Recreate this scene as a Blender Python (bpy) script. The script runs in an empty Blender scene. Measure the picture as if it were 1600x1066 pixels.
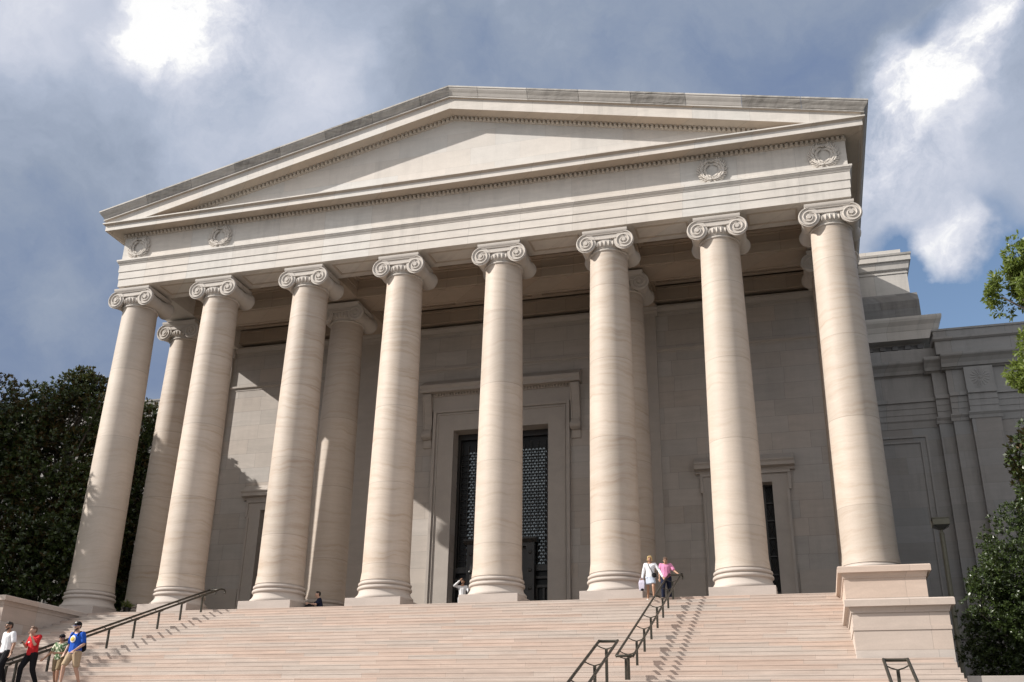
import bpy, bmesh, math, random
import numpy as np
from mathutils import Vector, Matrix, Quaternion
PI = math.pi
S = bpy.context.scene
COL = S.collection

# ------------------------------------------------------------------ camera
cam_d = bpy.data.cameras.new('camera')
cam = bpy.data.objects.new('camera', cam_d)
COL.objects.link(cam)
cam_d.sensor_width = 36.0
cam_d.lens = 1587.28 * 36.0 / 1600.0
cam_d.clip_end = 5000
_yaw, _pit, _rol = 0.2849, 0.4051, 0.0188
_fw = Vector((-math.sin(_yaw) * math.cos(_pit), math.cos(_yaw) * math.cos(_pit), math.sin(_pit)))
_r = Vector((math.cos(_yaw), math.sin(_yaw), 0))
_u = _r.cross(_fw)
_R = math.cos(_rol) * _r + math.sin(_rol) * _u
_U = -math.sin(_rol) * _r + math.cos(_rol) * _u
cam.matrix_world = Matrix(((_R.x, _U.x, -_fw.x, 14.3113), (_R.y, _U.y, -_fw.y, -39.1995), (_R.z, _U.z, -_fw.z, -6.0627), (0, 0, 0, 1)))
S.camera = cam

# ------------------------------------------------------------------ exposure
S.view_settings.view_transform = 'Standard'
S.view_settings.look = 'None'
S.view_settings.gamma = 1
EXPOSURE = 0.90
S.view_settings.exposure = EXPOSURE

# ------------------------------------------------------------------ sun
TO_SUN = Vector((-2.12, -1.0, 1.526)).normalized()
sd = bpy.data.lights.new('sun', 'SUN')
sd.energy = 3.6
sd.angle = math.radians(0.53)
sd.color = (1.0, 0.95, 0.885)
sun = bpy.data.objects.new('sun', sd)
COL.objects.link(sun)
sun.rotation_euler = (-TO_SUN).to_track_quat('-Z', 'Y').to_euler()
sun.location = (-60, -40, 60)

# ------------------------------------------------------------------ world: blue sky and drifting cloud
W = bpy.data.worlds.new('World')
S.world = W
W.use_nodes = True
wn = W.node_tree
wn.nodes.clear()


def wnode(t, **k):
    n = wn.nodes.new(t)
    for a, b in k.items():
        setattr(n, a, b)
    return n


def wl(a, b):
    wn.links.new(a, b)


w_tc = wnode('ShaderNodeTexCoord')
w_sky = wnode('ShaderNodeTexSky', sky_type='NISHITA')
w_sky.sun_disc = False
w_sky.sun_elevation = math.asin(TO_SUN.z)
w_sky.sun_rotation = math.atan2(TO_SUN.x, TO_SUN.y)
w_bg = wnode('ShaderNodeBackground')
w_bg.inputs['Strength'].default_value = 0.08
wl(w_sky.outputs[0], w_bg.inputs[0])


def w_noise(scale, detail, rough, src):
    n = wnode('ShaderNodeTexNoise')
    n.inputs['Scale'].default_value = scale
    n.inputs['Detail'].default_value = detail
    n.inputs['Roughness'].default_value = rough
    wl(src, n.inputs['Vector'])
    return n


w_dir = w_tc.outputs['Generated']
n1 = w_noise(4.5, 9, 0.55, w_dir)
wv = wnode('ShaderNodeVectorMath', operation='SUBTRACT')
wl(n1.outputs['Color'], wv.inputs[0])
wv.inputs[1].default_value = (0.5, 0.5, 0.5)
ws = wnode('ShaderNodeVectorMath', operation='SCALE')
wl(wv.outputs[0], ws.inputs[0])
ws.inputs['Scale'].default_value = 0.22
wa = wnode('ShaderNodeVectorMath', operation='ADD')
wl(w_dir, wa.inputs[0])
wl(ws.outputs[0], wa.inputs[1])
w_warp = wa.outputs[0]


def w_math(op, a, b):
    n = wnode('ShaderNodeMath', operation=op)
    for i, x in enumerate((a, b)):
        if isinstance(x, (int, float)):
            n.inputs[i].default_value = x
        else:
            wl(x, n.inputs[i])
    return n.outputs[0]


def w_blob(d, r0, r1, amt):
    """soft patch of the cloud deck, or of added sky fill, around a compass direction"""
    n = wnode('ShaderNodeVectorMath', operation='DISTANCE')
    wl(w_warp, n.inputs[0])
    n.inputs[1].default_value = d
    m = wnode('ShaderNodeMapRange', interpolation_type='SMOOTHSTEP')
    wl(n.outputs['Value'], m.inputs['Value'])
    m.inputs['From Min'].default_value = r0
    m.inputs['From Max'].default_value = r1
    m.inputs['To Min'].default_value = amt
    m.inputs['To Max'].default_value = 0
    return m.outputs[0]


n2 = w_noise(3.4, 10, 0.56, w_warp)
nh = w_noise(9.0, 13, 0.66, w_warp)
w_hf = wnode('ShaderNodeMapRange')
wl(nh.outputs['Fac'], w_hf.inputs['Value'])
w_hf.inputs['From Min'].default_value = 0.32
w_hf.inputs['From Max'].default_value = 0.66
w_hf.inputs['To Min'].default_value = 0.18
w_hf.inputs['To Max'].default_value = 1.40
w_hf.clamp = False
v = w_math('MULTIPLY_ADD', n2.outputs['Fac'], 0.85)
v.node.inputs[2].default_value = 0.01
hfv = w_math('MULTIPLY_ADD', nh.outputs['Fac'], 0.42)
hfv.node.inputs[2].default_value = -0.21
v = w_math('ADD', v, hfv)
for d, r0, r1, a in [
    ((-0.569, 0.62, 0.54), 0.03, 0.20, 0.14), ((-0.428, 0.690, 0.583), 0.01, 0.12, 0.22),
    ((-0.61, 0.52, 0.60), 0.02, 0.10, 0.24), ((-0.64, 0.70, 0.33), 0.05, 0.27, -0.26), ((-0.50, 0.75, 0.43), 0.03, 0.14, -0.14),
    ((-0.635, 0.665, 0.40), 0.01, 0.07, 0.20), ((-0.192, 0.744, 0.64), 0.05, 0.26, -0.08), ((0.037, 0.796, 0.605), 0.02, 0.12, -0.16),
    ((0.12, 0.86, 0.49), 0.02, 0.14, 0.16), ((0.21, 0.84, 0.50), 0.03, 0.14, 0.16),
    ((-0.76, -0.35, 0.55), 0.2, 1.0, 0.30), ((0.1, -0.85, 0.5), 0.2, 1.1, 0.55), ((0.05, -0.45, 0.88), 0.2, 0.9, 0.6),  # added bright patches, unseen behind the camera, to lift the shade on the facade
]:
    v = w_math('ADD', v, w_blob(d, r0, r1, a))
br = None
for d, r0, r1, a in [
    ((0.104, 0.838, 0.536), 0.01, 0.10, 0.46), ((0.140, 0.800, 0.580), 0.01, 0.08, 0.38), ((0.172, 0.776, 0.607), 0.005, 0.05, 0.36),
    ((-0.495, 0.585, 0.645), 0.01, 0.06, 0.16), ((-0.516, 0.598, 0.614), 0.008, 0.055, 0.28), ((-0.485, 0.610, 0.628), 0.015, 0.085, 0.26), ((0.155, 0.885, 0.44), 0.01, 0.050, 0.26),
]:
    q = w_blob(d, r0, r1, a)
    br = q if br is None else w_math('ADD', br, q)
v = w_math('ADD', v, w_math('MULTIPLY', br, w_hf.outputs[0]))
w_ramp = wnode('ShaderNodeValToRGB')
cr = w_ramp.color_ramp


def lin(r, g, b):
    f = lambda c: c / 255 / 12.92 if c / 255 <= 0.04045 else ((c / 255 + 0.055) / 1.055) ** 2.4
    return (f(r), f(g), f(b), 1)


cr.elements[0].position = 0.0
cr.elements[0].color = lin(108, 128, 166)
cr.elements[1].position = 1.0
cr.elements[1].color = lin(255, 255, 255)
for p, c in [(0.22, lin(128, 144, 172)), (0.40, lin(150, 162, 182)), (0.58, lin(176, 186, 205)), (0.76, lin(206, 211, 225)), (0.90, lin(230, 232, 240))]:
    e = cr.elements.new(p)
    e.color = c
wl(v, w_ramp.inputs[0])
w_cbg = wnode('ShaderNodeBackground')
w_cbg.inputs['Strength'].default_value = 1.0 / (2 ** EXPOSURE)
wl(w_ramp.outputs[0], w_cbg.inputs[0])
# where the deck opens
hole = w_math('ADD', w_blob((0.176, 0.900, 0.392), 0.02, 0.11, 1.6), w_blob((0.125, 0.890, 0.432), 0.01, 0.055, 1.0))
hole = w_math('ADD', hole, w_blob((0.125, 0.785, 0.605), 0.0, 0.03, 0.7))
hole = w_math('SUBTRACT', hole, w_blob((0.160, 0.884, 0.440), 0.012, 0.045, 1.5))
n3 = w_noise(9.0, 8, 0.6, w_warp)
hole = w_math('ADD', hole, w_math('MULTIPLY_ADD', n3.outputs['Fac'], 0.9))
hole.node.inputs[1].links[0].from_node.inputs[2].default_value = -0.55
w_cl = wnode('ShaderNodeClamp')
wl(hole, w_cl.inputs[0])
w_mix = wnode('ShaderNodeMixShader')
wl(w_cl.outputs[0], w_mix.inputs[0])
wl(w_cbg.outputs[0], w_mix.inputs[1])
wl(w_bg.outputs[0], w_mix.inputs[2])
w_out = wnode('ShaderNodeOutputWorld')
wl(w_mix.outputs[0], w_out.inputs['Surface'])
W.cycles.sampling_method = 'MANUAL'
W.cycles.sample_map_resolution = 512


# ================================================================== helpers
class MB:
    """collects verts and faces for one mesh"""

    def __init__(self):
        self.v = []
        self.f = []
        self.val = []

    def add(self, vs, fs, val=0.0):
        o = len(self.v)
        self.v += [tuple(p) for p in vs]
        for f in fs:
            self.f.append(tuple(i + o for i in f))
            self.val.append(val)
        return self

    def box(self, x0, x1, y0, y1, z0, z1, val=0.0):
        vs = [(x0, y0, z0), (x1, y0, z0), (x1, y1, z0), (x0, y1, z0), (x0, y0, z1), (x1, y0, z1), (x1, y1, z1), (x0, y1, z1)]
        return self.add(vs, [(0, 3, 2, 1), (4, 5, 6, 7), (0, 1, 5, 4), (1, 2, 6, 5), (2, 3, 7, 6), (3, 0, 4, 7)], val)

    def lathe(self, prof, c=(0, 0, 0), n=48, axis='z', cap=True):
        """prof: list of (r, h)"""
        vs = []
        for r, h in prof:
            for k in range(n):
                a = 2 * PI * k / n
                if axis == 'z':
                    vs.append((c[0] + r * math.cos(a), c[1] + r * math.sin(a), c[2] + h))
                elif axis == 'y':
                    vs.append((c[0] + r * math.cos(a), c[1] + h, c[2] + r * math.sin(a)))
                else:
                    vs.append((c[0] + h, c[1] + r * math.cos(a), c[2] + r * math.sin(a)))
        fs = []
        flip = axis == 'y'
        for i in range(len(prof) - 1):
            for k in range(n):
                k2 = (k + 1) % n
                q = (i * n + k, i * n + k2, (i + 1) * n + k2, (i + 1) * n + k)
                fs.append(q[::-1] if flip else q)
        if cap:
            a = tuple(range(n - 1, -1, -1))
            b = tuple((len(prof) - 1) * n + k for k in range(n))
            fs += [a[::-1], b[::-1]] if flip else [a, b]
        return self.add(vs, fs)

    def tube(self, pts, r, n=8, r1=None, cap=True):
        pts = [Vector(p) for p in pts]
        m = len(pts)
        vs = []
        up = None
        for i, p in enumerate(pts):
            t = (pts[min(i + 1, m - 1)] - pts[max(i - 1, 0)]).normalized()
            if up is None:
                up = t.orthogonal().normalized()
            else:
                up = (up - t * up.dot(t)).normalized()
            b = t.cross(up)
            rr = r if r1 is None else r + (r1 - r) * i / (m - 1)
            for k in range(n):
                a = 2 * PI * k / n
                vs.append(p + (up * math.cos(a) + b * math.sin(a)) * rr)
        fs = []
        for i in range(m - 1):
            for k in range(n):
                k2 = (k + 1) % n
                fs.append((i * n + k, i * n + k2, (i + 1) * n + k2, (i + 1) * n + k))
        if cap:
            fs.append(tuple(range(n - 1, -1, -1)))
            fs.append(tuple((m - 1) * n + k for k in range(n)))
        return self.add(vs, fs)

    def extrude_x(self, prof, x0, x1, val=0.0):
        """closed profile of (y, z), run along x"""
        n = len(prof)
        vs = [(x0, y, z) for y, z in prof] + [(x1, y, z) for y, z in prof]
        fs = [(i, (i + 1) % n, n + (i + 1) % n, n + i) for i in range(n)]
        fs += [tuple(range(n - 1, -1, -1)), tuple(range(n, 2 * n))]
        return self.add(vs, fs, val)

    def extrude_y(self, prof, y0, y1, val=0.0):
        """closed profile of (x, z), run along y"""
        n = len(prof)
        vs = [(x, y0, z) for x, z in prof] + [(x, y1, z) for x, z in prof]
        fs = [(i, n + i, n + (i + 1) % n, (i + 1) % n) for i in range(n)]
        fs += [tuple(range(n)), tuple(range(2 * n - 1, n - 1, -1))]
        return self.add(vs, fs, val)

    def sweep_u(self, prof, hw, yf, yb):
        """closed profile of (d, z) swept left side, front, right side of a portico; d is the projection"""
        rows = []
        for d, z in prof:
            rows.append([(-hw - d, yb, z), (-hw - d, yf - d, z), (hw + d, yf - d, z), (hw + d, yb, z)])
        vs = [p for r_ in rows for p in r_]
        n = len(prof)
        fs = []
        for i in range(n):
            j = (i + 1) % n
            for k in range(3):
                fs.append((i * 4 + k, i * 4 + k + 1, j * 4 + k + 1, j * 4 + k))
        fs.append(tuple(i * 4 for i in range(n)))
        fs.append(tuple(i * 4 + 3 for i in range(n - 1, -1, -1)))
        return self.add(vs, fs)

    def ell(self, c, r, n=10, m=7, rot=None):
        c = Vector(c)
        vs = []
        for i in range(m + 1):
            t = PI * i / m
            for k in range(n):
                a = 2 * PI * k / n
                p = Vector((r[0] * math.sin(t) * math.cos(a), r[1] * math.sin(t) * math.sin(a), r[2] * math.cos(t)))
                if rot:
                    p = rot @ p
                vs.append(c + p)
        fs = []
        for i in range(m):
            for k in range(n):
                k2 = (k + 1) % n
                fs.append((i * n + k, (i + 1) * n + k, (i + 1) * n + k2, i * n + k2))
        return self.add(vs, fs)

    def build(self, name, mat, parent=None, smooth=None, bevel=0.0):
        me = bpy.data.meshes.new(name)
        me.from_pydata(self.v, [], self.f)
        me.validate()
        bm = bmesh.new()
        bm.from_mesh(me)
        bmesh.ops.remove_doubles(bm, verts=bm.verts, dist=1e-5)
        bmesh.ops.recalc_face_normals(bm, faces=bm.faces)
        bm.to_mesh(me)
        bm.free()
        if smooth is not None:
            me.shade_smooth()
            me.set_sharp_from_angle(angle=math.radians(smooth))
        o = bpy.data.objects.new(name, me)
        COL.objects.link(o)
        me.materials.append(mat)
        if parent:
            o.parent = parent
        if bevel:
            b = o.modifiers.new('edge', 'BEVEL')
            b.width = bevel
            b.segments = 2
            b.limit_method = 'ANGLE'
            b.angle_limit = math.radians(40)
        return o


def tag(o, label=None, cat=None, group=None, kind=None):
    if label:
        o['label'] = label
    if cat:
        o['category'] = cat
    if group:
        o['group'] = group
    if kind:
        o['kind'] = kind
    return o


def empty(name, loc, rz=0.0):
    o = bpy.data.objects.new(name, None)
    COL.objects.link(o)
    o.location = loc
    o.rotation_euler = (0, 0, rz)
    o.empty_display_size = 0.3
    return o


def copy_tree(o, parent=None):
    c = o.copy()
    COL.objects.link(c)
    if parent:
        c.parent = parent
    for ch in list(o.children):
        copy_tree(ch, c)
    return c


# ------------------------------------------------------------------ materials
class NT:
    def __init__(self, name):
        self.m = bpy.data.materials.new(name)
        self.m.use_nodes = True
        self.t = self.m.node_tree
        self.t.nodes.clear()
        self.out = self.n('ShaderNodeOutputMaterial')
        self.p = self.n('ShaderNodeBsdfPrincipled')
        self.t.links.new(self.p.outputs[0], self.out.inputs[0])

    def n(self, t, **k):
        x = self.t.nodes.new(t)
        for a, b in k.items():
            setattr(x, a, b)
        return x

    def put(self, sock, x):
        if isinstance(x, (tuple, list)):
            sock.default_value = tuple(x)[:len(sock.default_value)]
        elif isinstance(x, (int, float)):
            sock.default_value = x
        else:
            self.t.links.new(x, sock)

    def math(self, op, a, b=0.0, c=0.0):
        x = self.n('ShaderNodeMath', operation=op)
        for i, q in enumerate((a, b, c)):
            self.put(x.inputs[i], q)
        return x.outputs[0]

    def noise(self, vec, scale, detail=4, rough=0.5, dist=0.0):
        x = self.n('ShaderNodeTexNoise')
        self.put(x.inputs['Vector'], vec)
        x.inputs['Scale'].default_value = scale
        x.inputs['Detail'].default_value = detail
        x.inputs['Roughness'].default_value = rough
        x.inputs['Distortion'].default_value = dist
        return x.outputs['Fac']

    def comb(self, a, b, c):
        x = self.n('ShaderNodeCombineXYZ')
        for i, q in enumerate((a, b, c)):
            self.put(x.inputs[i], q)
        return x.outputs[0]

    def mulcol(self, col, f):
        x = self.n('ShaderNodeVectorMath', operation='SCALE')
        self.put(x.inputs[0], col)
        self.put(x.inputs['Scale'], f)
        return x.outputs[0]

    def mix(self, f, a, b):
        x = self.n('ShaderNodeMix', data_type='RGBA')
        self.put(x.inputs['Factor'], f)
        self.put(x.inputs['A'], a)
        self.put(x.inputs['B'], b)
        return x.outputs['Result']

    def range(self, v_, a, b, c, d):
        x = self.n('ShaderNodeMapRange')
        self.put(x.inputs['Value'], v_)
        for k, q in zip(('From Min', 'From Max', 'To Min', 'To Max'), (a, b, c, d)):
            x.inputs[k].default_value = q
        return x.outputs[0]

    def obj(self):
        tc = self.n('ShaderNodeTexCoord')
        s = self.n('ShaderNodeSeparateXYZ')
        self.put(s.inputs[0], tc.outputs['Object'])
        return tc.outputs['Object'], s.outputs[0], s.outputs[1], s.outputs[2]

    def white(self, a, b):
        x = self.n('ShaderNodeTexWhiteNoise', noise_dimensions='2D')
        self.put(x.inputs['Vector'], self.comb(a, b, 0.0))
        return x.outputs['Value']


def c4(c):
    return (c[0], c[1], c[2], 1.0)


def stone(name, col, bw=0, bh=0, var=0.10, vein=0.08, stain=0.0, rough=0.68, tint=(1.02, 0.985, 0.955), zoff=0.0, rnd_row=True, joint=0.55, jw=0.012, streak=7.0, attr=False, grime=0.0):
    """layered marble laid in blocks: each block its own shade, bedding veins, thin joints"""
    g_ = 0.3 * col[0] + 0.6 * col[1] + 0.1 * col[2]
    col = tuple(c * 0.80 + g_ * 0.20 for c in col)
    k = NT(name)
    P, x, y, z = k.obj()
    u = k.math('ADD', x, y)
    f = 1.0
    colr = c4(col)
    jm = None
    if bw:
        zz = k.math('ADD', z, zoff)
        row = k.math('FLOOR', k.math('DIVIDE', zz, bh))
        uu = k.math('DIVIDE', u, bw)
        if rnd_row:
            uu = k.math('ADD', uu, k.math('MULTIPLY', k.white(row, 3.3), 1.0))
        else:
            uu = k.math('ADD', uu, k.math('MULTIPLY', k.math('PINGPONG', row, 1.0), 0.5))
        cell = k.math('FLOOR', uu)
        rv = k.white(cell, row)
        rv2 = k.white(k.math('ADD', cell, 17.7), k.math('ADD', row, 5.1))
        f = k.range(rv, 0, 1, 1 - var, 1 + var)
        colr = k.mix(rv2, c4([col[i] * tint[i] for i in range(3)]), c4([col[i] / (tint[i] ** 0.6) for i in range(3)]))
        fu = k.math('FRACT', uu)
        fv = k.math('FRACT', k.math('DIVIDE', zz, bh))
        ju = k.math('LESS_THAN', fu, jw / bw)
        jv = k.math('LESS_THAN', fv, jw / bh)
        jm = k.math('MAXIMUM', ju, jv)
    # bedding veins: stretched along the bed, waved
    wob = k.noise(P, 0.5, 3)
    off = rv_off = 0.0
    if bw:
        rv_off = k.math('MULTIPLY', rv, 37.0)
    vz = k.math('ADD', k.math('MULTIPLY', z, streak), k.math('MULTIPLY', wob, 4.0))
    vv = k.comb(k.math('ADD', k.math('MULTIPLY', u, 0.55), rv_off), vz, k.math('MULTIPLY', y, 0.3))
    ven = k.noise(vv, 1.0, 5, 0.62)
    f2 = k.range(ven, 0.25, 0.75, 1 - vein, 1 + vein)
    mott = k.noise(P, 1.7, 6, 0.6)
    f3 = k.range(mott, 0.2, 0.8, 1 - 0.06 - grime * 0.2, 1.06)
    fine = k.noise(P, 22.0, 3, 0.6)
    f4 = k.range(fine, 0.2, 0.8, 0.955, 1.045)
    tot = k.math('MULTIPLY', k.math('MULTIPLY', f, f2), k.math('MULTIPLY', f3, f4))
    if jm is not None:
        tot = k.math('MULTIPLY', tot, k.range(jm, 0, 1, 1.0, joint))
    if stain > 0:
        # rain streaks and soot: vertical runs below ledges
        sv = k.comb(k.math('MULTIPLY', u, 2.6), k.math('MULTIPLY', z, 0.22), k.math('MULTIPLY', y, 0.2))
        sn = k.noise(sv, 1.0, 7, 0.65)
        sn2 = k.noise(P, 0.45, 4, 0.6)
        sm = k.math('MULTIPLY', k.range(sn, 0.45, 0.72, 0, 1), k.range(sn2, 0.38, 0.66, 0, 1))
        sm = k.math('MULTIPLY', sm, stain)
        colr = k.mix(sm, colr, c4([c * q for c, q in zip(col, (0.40, 0.40, 0.41))]))
    if attr:
        at = k.n('ShaderNodeAttribute', attribute_name='stain')
        av = k.comb(k.math('MULTIPLY', u, 0.55), k.math('MULTIPLY', z, 3.4), 0.0)
        an = k.noise(av, 1.0, 8, 0.72, 1.2)
        an2 = k.noise(k.comb(k.math('MULTIPLY', u, 5.0), k.math('MULTIPLY', z, 0.8), 0.0), 1.0, 6, 0.7)
        am = k.math('MULTIPLY', at.outputs['Fac'], k.range(k.math('ADD', an, k.math('MULTIPLY', an2, 0.5)), 0.60, 0.92, 0.18, 1.0))
        colr = k.mix(am, colr, c4((0.14, 0.130, 0.118)))
    out = k.mulcol(colr, tot)
    k.put(k.p.inputs['Base Color'], out)
    k.put(k.p.inputs['Roughness'], rough)
    k.p.inputs['Specular IOR Level'].default_value = 0.3
    b = k.n('ShaderNodeBump')
    b.inputs['Strength'].default_value = 0.18
    b.inputs['Distance'].default_value = 0.02
    hgt = k.math('ADD', k.math('MULTIPLY', fine, 0.4), mott)
    if jm is not None:
        hgt = k.math('SUBTRACT', hgt, jm)
    k.put(b.inputs['Height'], hgt)
    k.t.links.new(b.outputs[0], k.p.inputs['Normal'])
    return k.m


def column_stone(name, col):
    """shaft marble: wavy horizontal veins, drums of slightly different shade, each column its own"""
    k = NT(name)
    P, x, y, z = k.obj()
    oi = k.n('ShaderNodeObjectInfo')
    rnd = oi.outputs['Random']
    ro = k.math('MULTIPLY', rnd, 90.0)
    drum = k.math('FLOOR', k.math('DIVIDE', k.math('ADD', z, k.math('MULTIPLY', rnd, 2.0)), 3.4))
    rv = k.white(drum, ro)
    wob = k.noise(k.comb(k.math('ADD', x, ro), y, k.math('MULTIPLY', z, 0.6)), 0.9, 3)
    tilt = k.math('MULTIPLY', x, k.range(rv, 0, 1, -0.7, 0.7))
    vz = k.math('ADD', k.math('ADD', k.math('MULTIPLY', z, 4.6), k.math('MULTIPLY', wob, 2.6)), k.math('ADD', tilt, k.math('MULTIPLY', rv, 31.0)))
    ven = k.noise(k.comb(k.math('MULTIPLY', x, 0.35), k.math('MULTIPLY', y, 0.35), vz), 1.15, 6, 0.62)
    fine = k.noise(k.comb(k.math('MULTIPLY', x, 1.2), k.math('MULTIPLY', y, 1.2), k.math('MULTIPLY', vz, 3.0)), 1.0, 4, 0.6)
    strength = k.range(k.white(k.math('ADD', ro, 2.2), 1.0), 0, 1, 0.35, 1.05)
    ramp = k.n('ShaderNodeValToRGB')
    e = ramp.color_ramp.elements
    e[0].position = 0.25
    e[0].color = c4([col[0] * 0.80, col[1] * 0.70, col[2] * 0.60])
    e[1].position = 0.72
    e[1].color = c4([col[0] * 1.10, col[1] * 1.10, col[2] * 1.10])
    q = ramp.color_ramp.elements.new(0.46)
    q.color = c4([col[0] * 1.0, col[1] * 0.965, col[2] * 0.93])
    k.put(ramp.inputs[0], ven)
    base = k.mix(k.math('MULTIPLY', strength, 0.85), c4(col), ramp.outputs[0])
    f = k.math('MULTIPLY', k.range(rv, 0, 1, 0.93, 1.06), k.range(fine, 0.25, 0.75, 0.95, 1.05))
    f = k.math('MULTIPLY', f, k.range(rnd, 0, 1, 0.94, 1.05))
    big = k.noise(k.comb(k.math('ADD', x, ro), y, k.math('MULTIPLY', z, 0.45)), 0.8, 4, 0.6)
    f = k.math('MULTIPLY', f, k.range(big, 0.3, 0.7, 0.93, 1.05))
    grit = k.noise(P, 24.0, 3, 0.6)
    f = k.math('MULTIPLY', f, k.range(grit, 0.2, 0.8, 0.96, 1.04))
    jz = k.math('FRACT', k.math('DIVIDE', k.math('ADD', z, k.math('MULTIPLY', rnd, 2.0)), 3.4))
    f = k.math('MULTIPLY', f, k.range(k.math('LESS_THAN', jz, 0.008), 0, 1, 1.0, 0.78))
    k.put(k.p.inputs['Base Color'], k.mulcol(base, f))
    k.p.inputs['Roughness'].default_value = 0.6
    k.p.inputs['Specular IOR Level'].default_value = 0.3
    b = k.n('ShaderNodeBump')
    b.inputs['Strength'].default_value = 0.12
    b.inputs['Distance'].default_value = 0.015
    k.put(b.inputs['Height'], k.math('ADD', grit, fine))
    k.t.links.new(b.outputs[0], k.p.inputs['Normal'])
    return k.m


def plain(name, col, rough=0.6, metal=0.0, var=0.12, scale=9.0, spec=0.4, bump=0.1):
    k = NT(name)
    P, x, y, z = k.obj()
    nz = k.noise(P, scale, 5, 0.6)
    k.put(k.p.inputs['Base Color'], k.mulcol(c4(col), k.range(nz, 0.25, 0.75, 1 - var, 1 + var)))
    k.p.inputs['Roughness'].default_value = rough
    k.p.inputs['Metallic'].default_value = metal
    k.p.inputs['Specular IOR Level'].default_value = spec
    if bump:
        b = k.n('ShaderNodeBump')
        b.inputs['Strength'].default_value = bump
        b.inputs['Distance'].default_value = 0.02
        k.put(b.inputs['Height'], nz)
        k.t.links.new(b.outputs[0], k.p.inputs['Normal'])
    return k.m


def cloth(name, col, fold=14.0):
    k = NT(name)
    P, x, y, z = k.obj()
    nz = k.noise(k.comb(x, y, k.math('MULTIPLY', z, 0.5)), fold, 3, 0.5, 0.6)
    k.put(k.p.inputs['Base Color'], k.mulcol(c4(col), k.range(nz, 0.25, 0.75, 0.86, 1.1)))
    k.p.inputs['Roughness'].default_value = 0.85
    k.p.inputs['Specular IOR Level'].default_value = 0.15
    b = k.n('ShaderNodeBump')
    b.inputs['Strength'].default_value = 0.6
    b.inputs['Distance'].default_value = 0.03
    k.put(b.inputs['Height'], nz)
    k.t.links.new(b.outputs[0], k.p.inputs['Normal'])
    return k.m


def print_cloth(name, a, b_, c):
    k = NT(name)
    P, x, y, z = k.obj()
    vo = k.noise(P, 13.0, 2, 0.5, 1.5)
    v2 = k.noise(P, 21.0, 2, 0.5, 1.0)
    m = k.mix(k.range(vo, 0.50, 0.54, 0, 1), c4(a), c4(b_))
    k.put(k.p.inputs['Base Color'], k.mix(k.range(v2, 0.58, 0.61, 0, 1), m, c4(c)))
    k.p.inputs['Roughness'].default_value = 0.85
    return k.m


def leaf_mat(name, c_dark, c_light, c_back, rough=0.32, trans=0.12):
    k = NT(name)
    at = k.n('ShaderNodeAttribute', attribute_name='tone')
    base = k.mix(at.outputs['Fac'], c4(c_dark), c4(c_light))
    g = k.n('ShaderNodeNewGeometry')
    base = k.mix(k.math('MULTIPLY', g.outputs['Backfacing'], 0.85), base, c4(c_back))
    k.put(k.p.inputs['Base Color'], base)
    k.p.inputs['Roughness'].default_value = rough
    k.p.inputs['Specular IOR Level'].default_value = 0.5
    tr = k.n('ShaderNodeBsdfTranslucent')
    k.put(tr.inputs['Color'], c4([c * 1.6 for c in c_light]))
    ms = k.n('ShaderNodeMixShader')
    ms.inputs[0].default_value = trans
    k.t.links.new(k.p.outputs[0], ms.inputs[1])
    k.t.links.new(tr.outputs[0], ms.inputs[2])
    k.t.links.new(ms.outputs[0], k.out.inputs[0])
    return k.m


M = {}
M['entab'] = stone('pale_marble_entablature', (0.60, 0.555, 0.50), 2.42, 60.0, var=0.03, vein=0.085, stain=0.35, zoff=30.0, rnd_row=False, jw=0.012, joint=0.7, streak=5.0)
M['tymp'] = stone('pale_marble_tympanum', (0.59, 0.545, 0.495), 2.42, 0.93, var=0.035, vein=0.04, stain=0.25, rnd_row=False, jw=0.010, joint=0.8, streak=4.0, zoff=0.2)
M['sima'] = stone('weathered_marble_gutter', (0.54, 0.50, 0.455), 0, 0, vein=0.06, stain=0.25, attr=True, streak=5.0)
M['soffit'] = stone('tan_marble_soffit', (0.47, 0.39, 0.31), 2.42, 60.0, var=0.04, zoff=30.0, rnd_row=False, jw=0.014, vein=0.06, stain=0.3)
M['egg'] = stone('tan_marble_carving', (0.46, 0.395, 0.325), vein=0.06, stain=0.3)
M['capital'] = stone('carved_marble', (0.50, 0.445, 0.39), vein=0.05, streak=3.0)
M['shaft'] = column_stone('veined_column_marble', (0.475, 0.41, 0.35))
M['base'] = stone('pinkish_base_marble', (0.47, 0.40, 0.345), vein=0.07, streak=6.0)
M['plinth'] = stone('pink_plinth_marble', (0.46, 0.385, 0.335), vein=0.08, streak=5.0)
M['wall'] = stone('portico_wall_marble', (0.45, 0.40, 0.355), 1.75, 0.82, var=0.075, vein=0.07, jw=0.013, joint=0.62, stain=0.18, streak=5.5)
M['trim'] = stone('portico_trim_marble', (0.44, 0.385, 0.335), vein=0.06, streak=4.0)
M['vtrim'] = stone('door_frame_marble', (0.42, 0.37, 0.325), vein=0.09, streak=0.6)
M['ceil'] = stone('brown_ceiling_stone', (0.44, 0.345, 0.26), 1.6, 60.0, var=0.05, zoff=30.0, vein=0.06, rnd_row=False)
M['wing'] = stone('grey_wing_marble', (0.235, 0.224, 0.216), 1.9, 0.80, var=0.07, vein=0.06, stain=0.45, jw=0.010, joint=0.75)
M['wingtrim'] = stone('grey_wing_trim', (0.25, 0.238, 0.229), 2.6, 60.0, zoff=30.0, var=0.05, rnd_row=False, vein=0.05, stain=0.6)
M['attic'] = stone('weathered_attic_marble', (0.47, 0.43, 0.385), 2.2, 60.0, zoff=30.0, var=0.04, rnd_row=False, stain=0.5, vein=0.05)
M['soot'] = stone('sooty_step_marble', (0.20, 0.19, 0.18), 1.8, 0.9, var=0.18, vein=0.15, stain=0.9)
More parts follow.
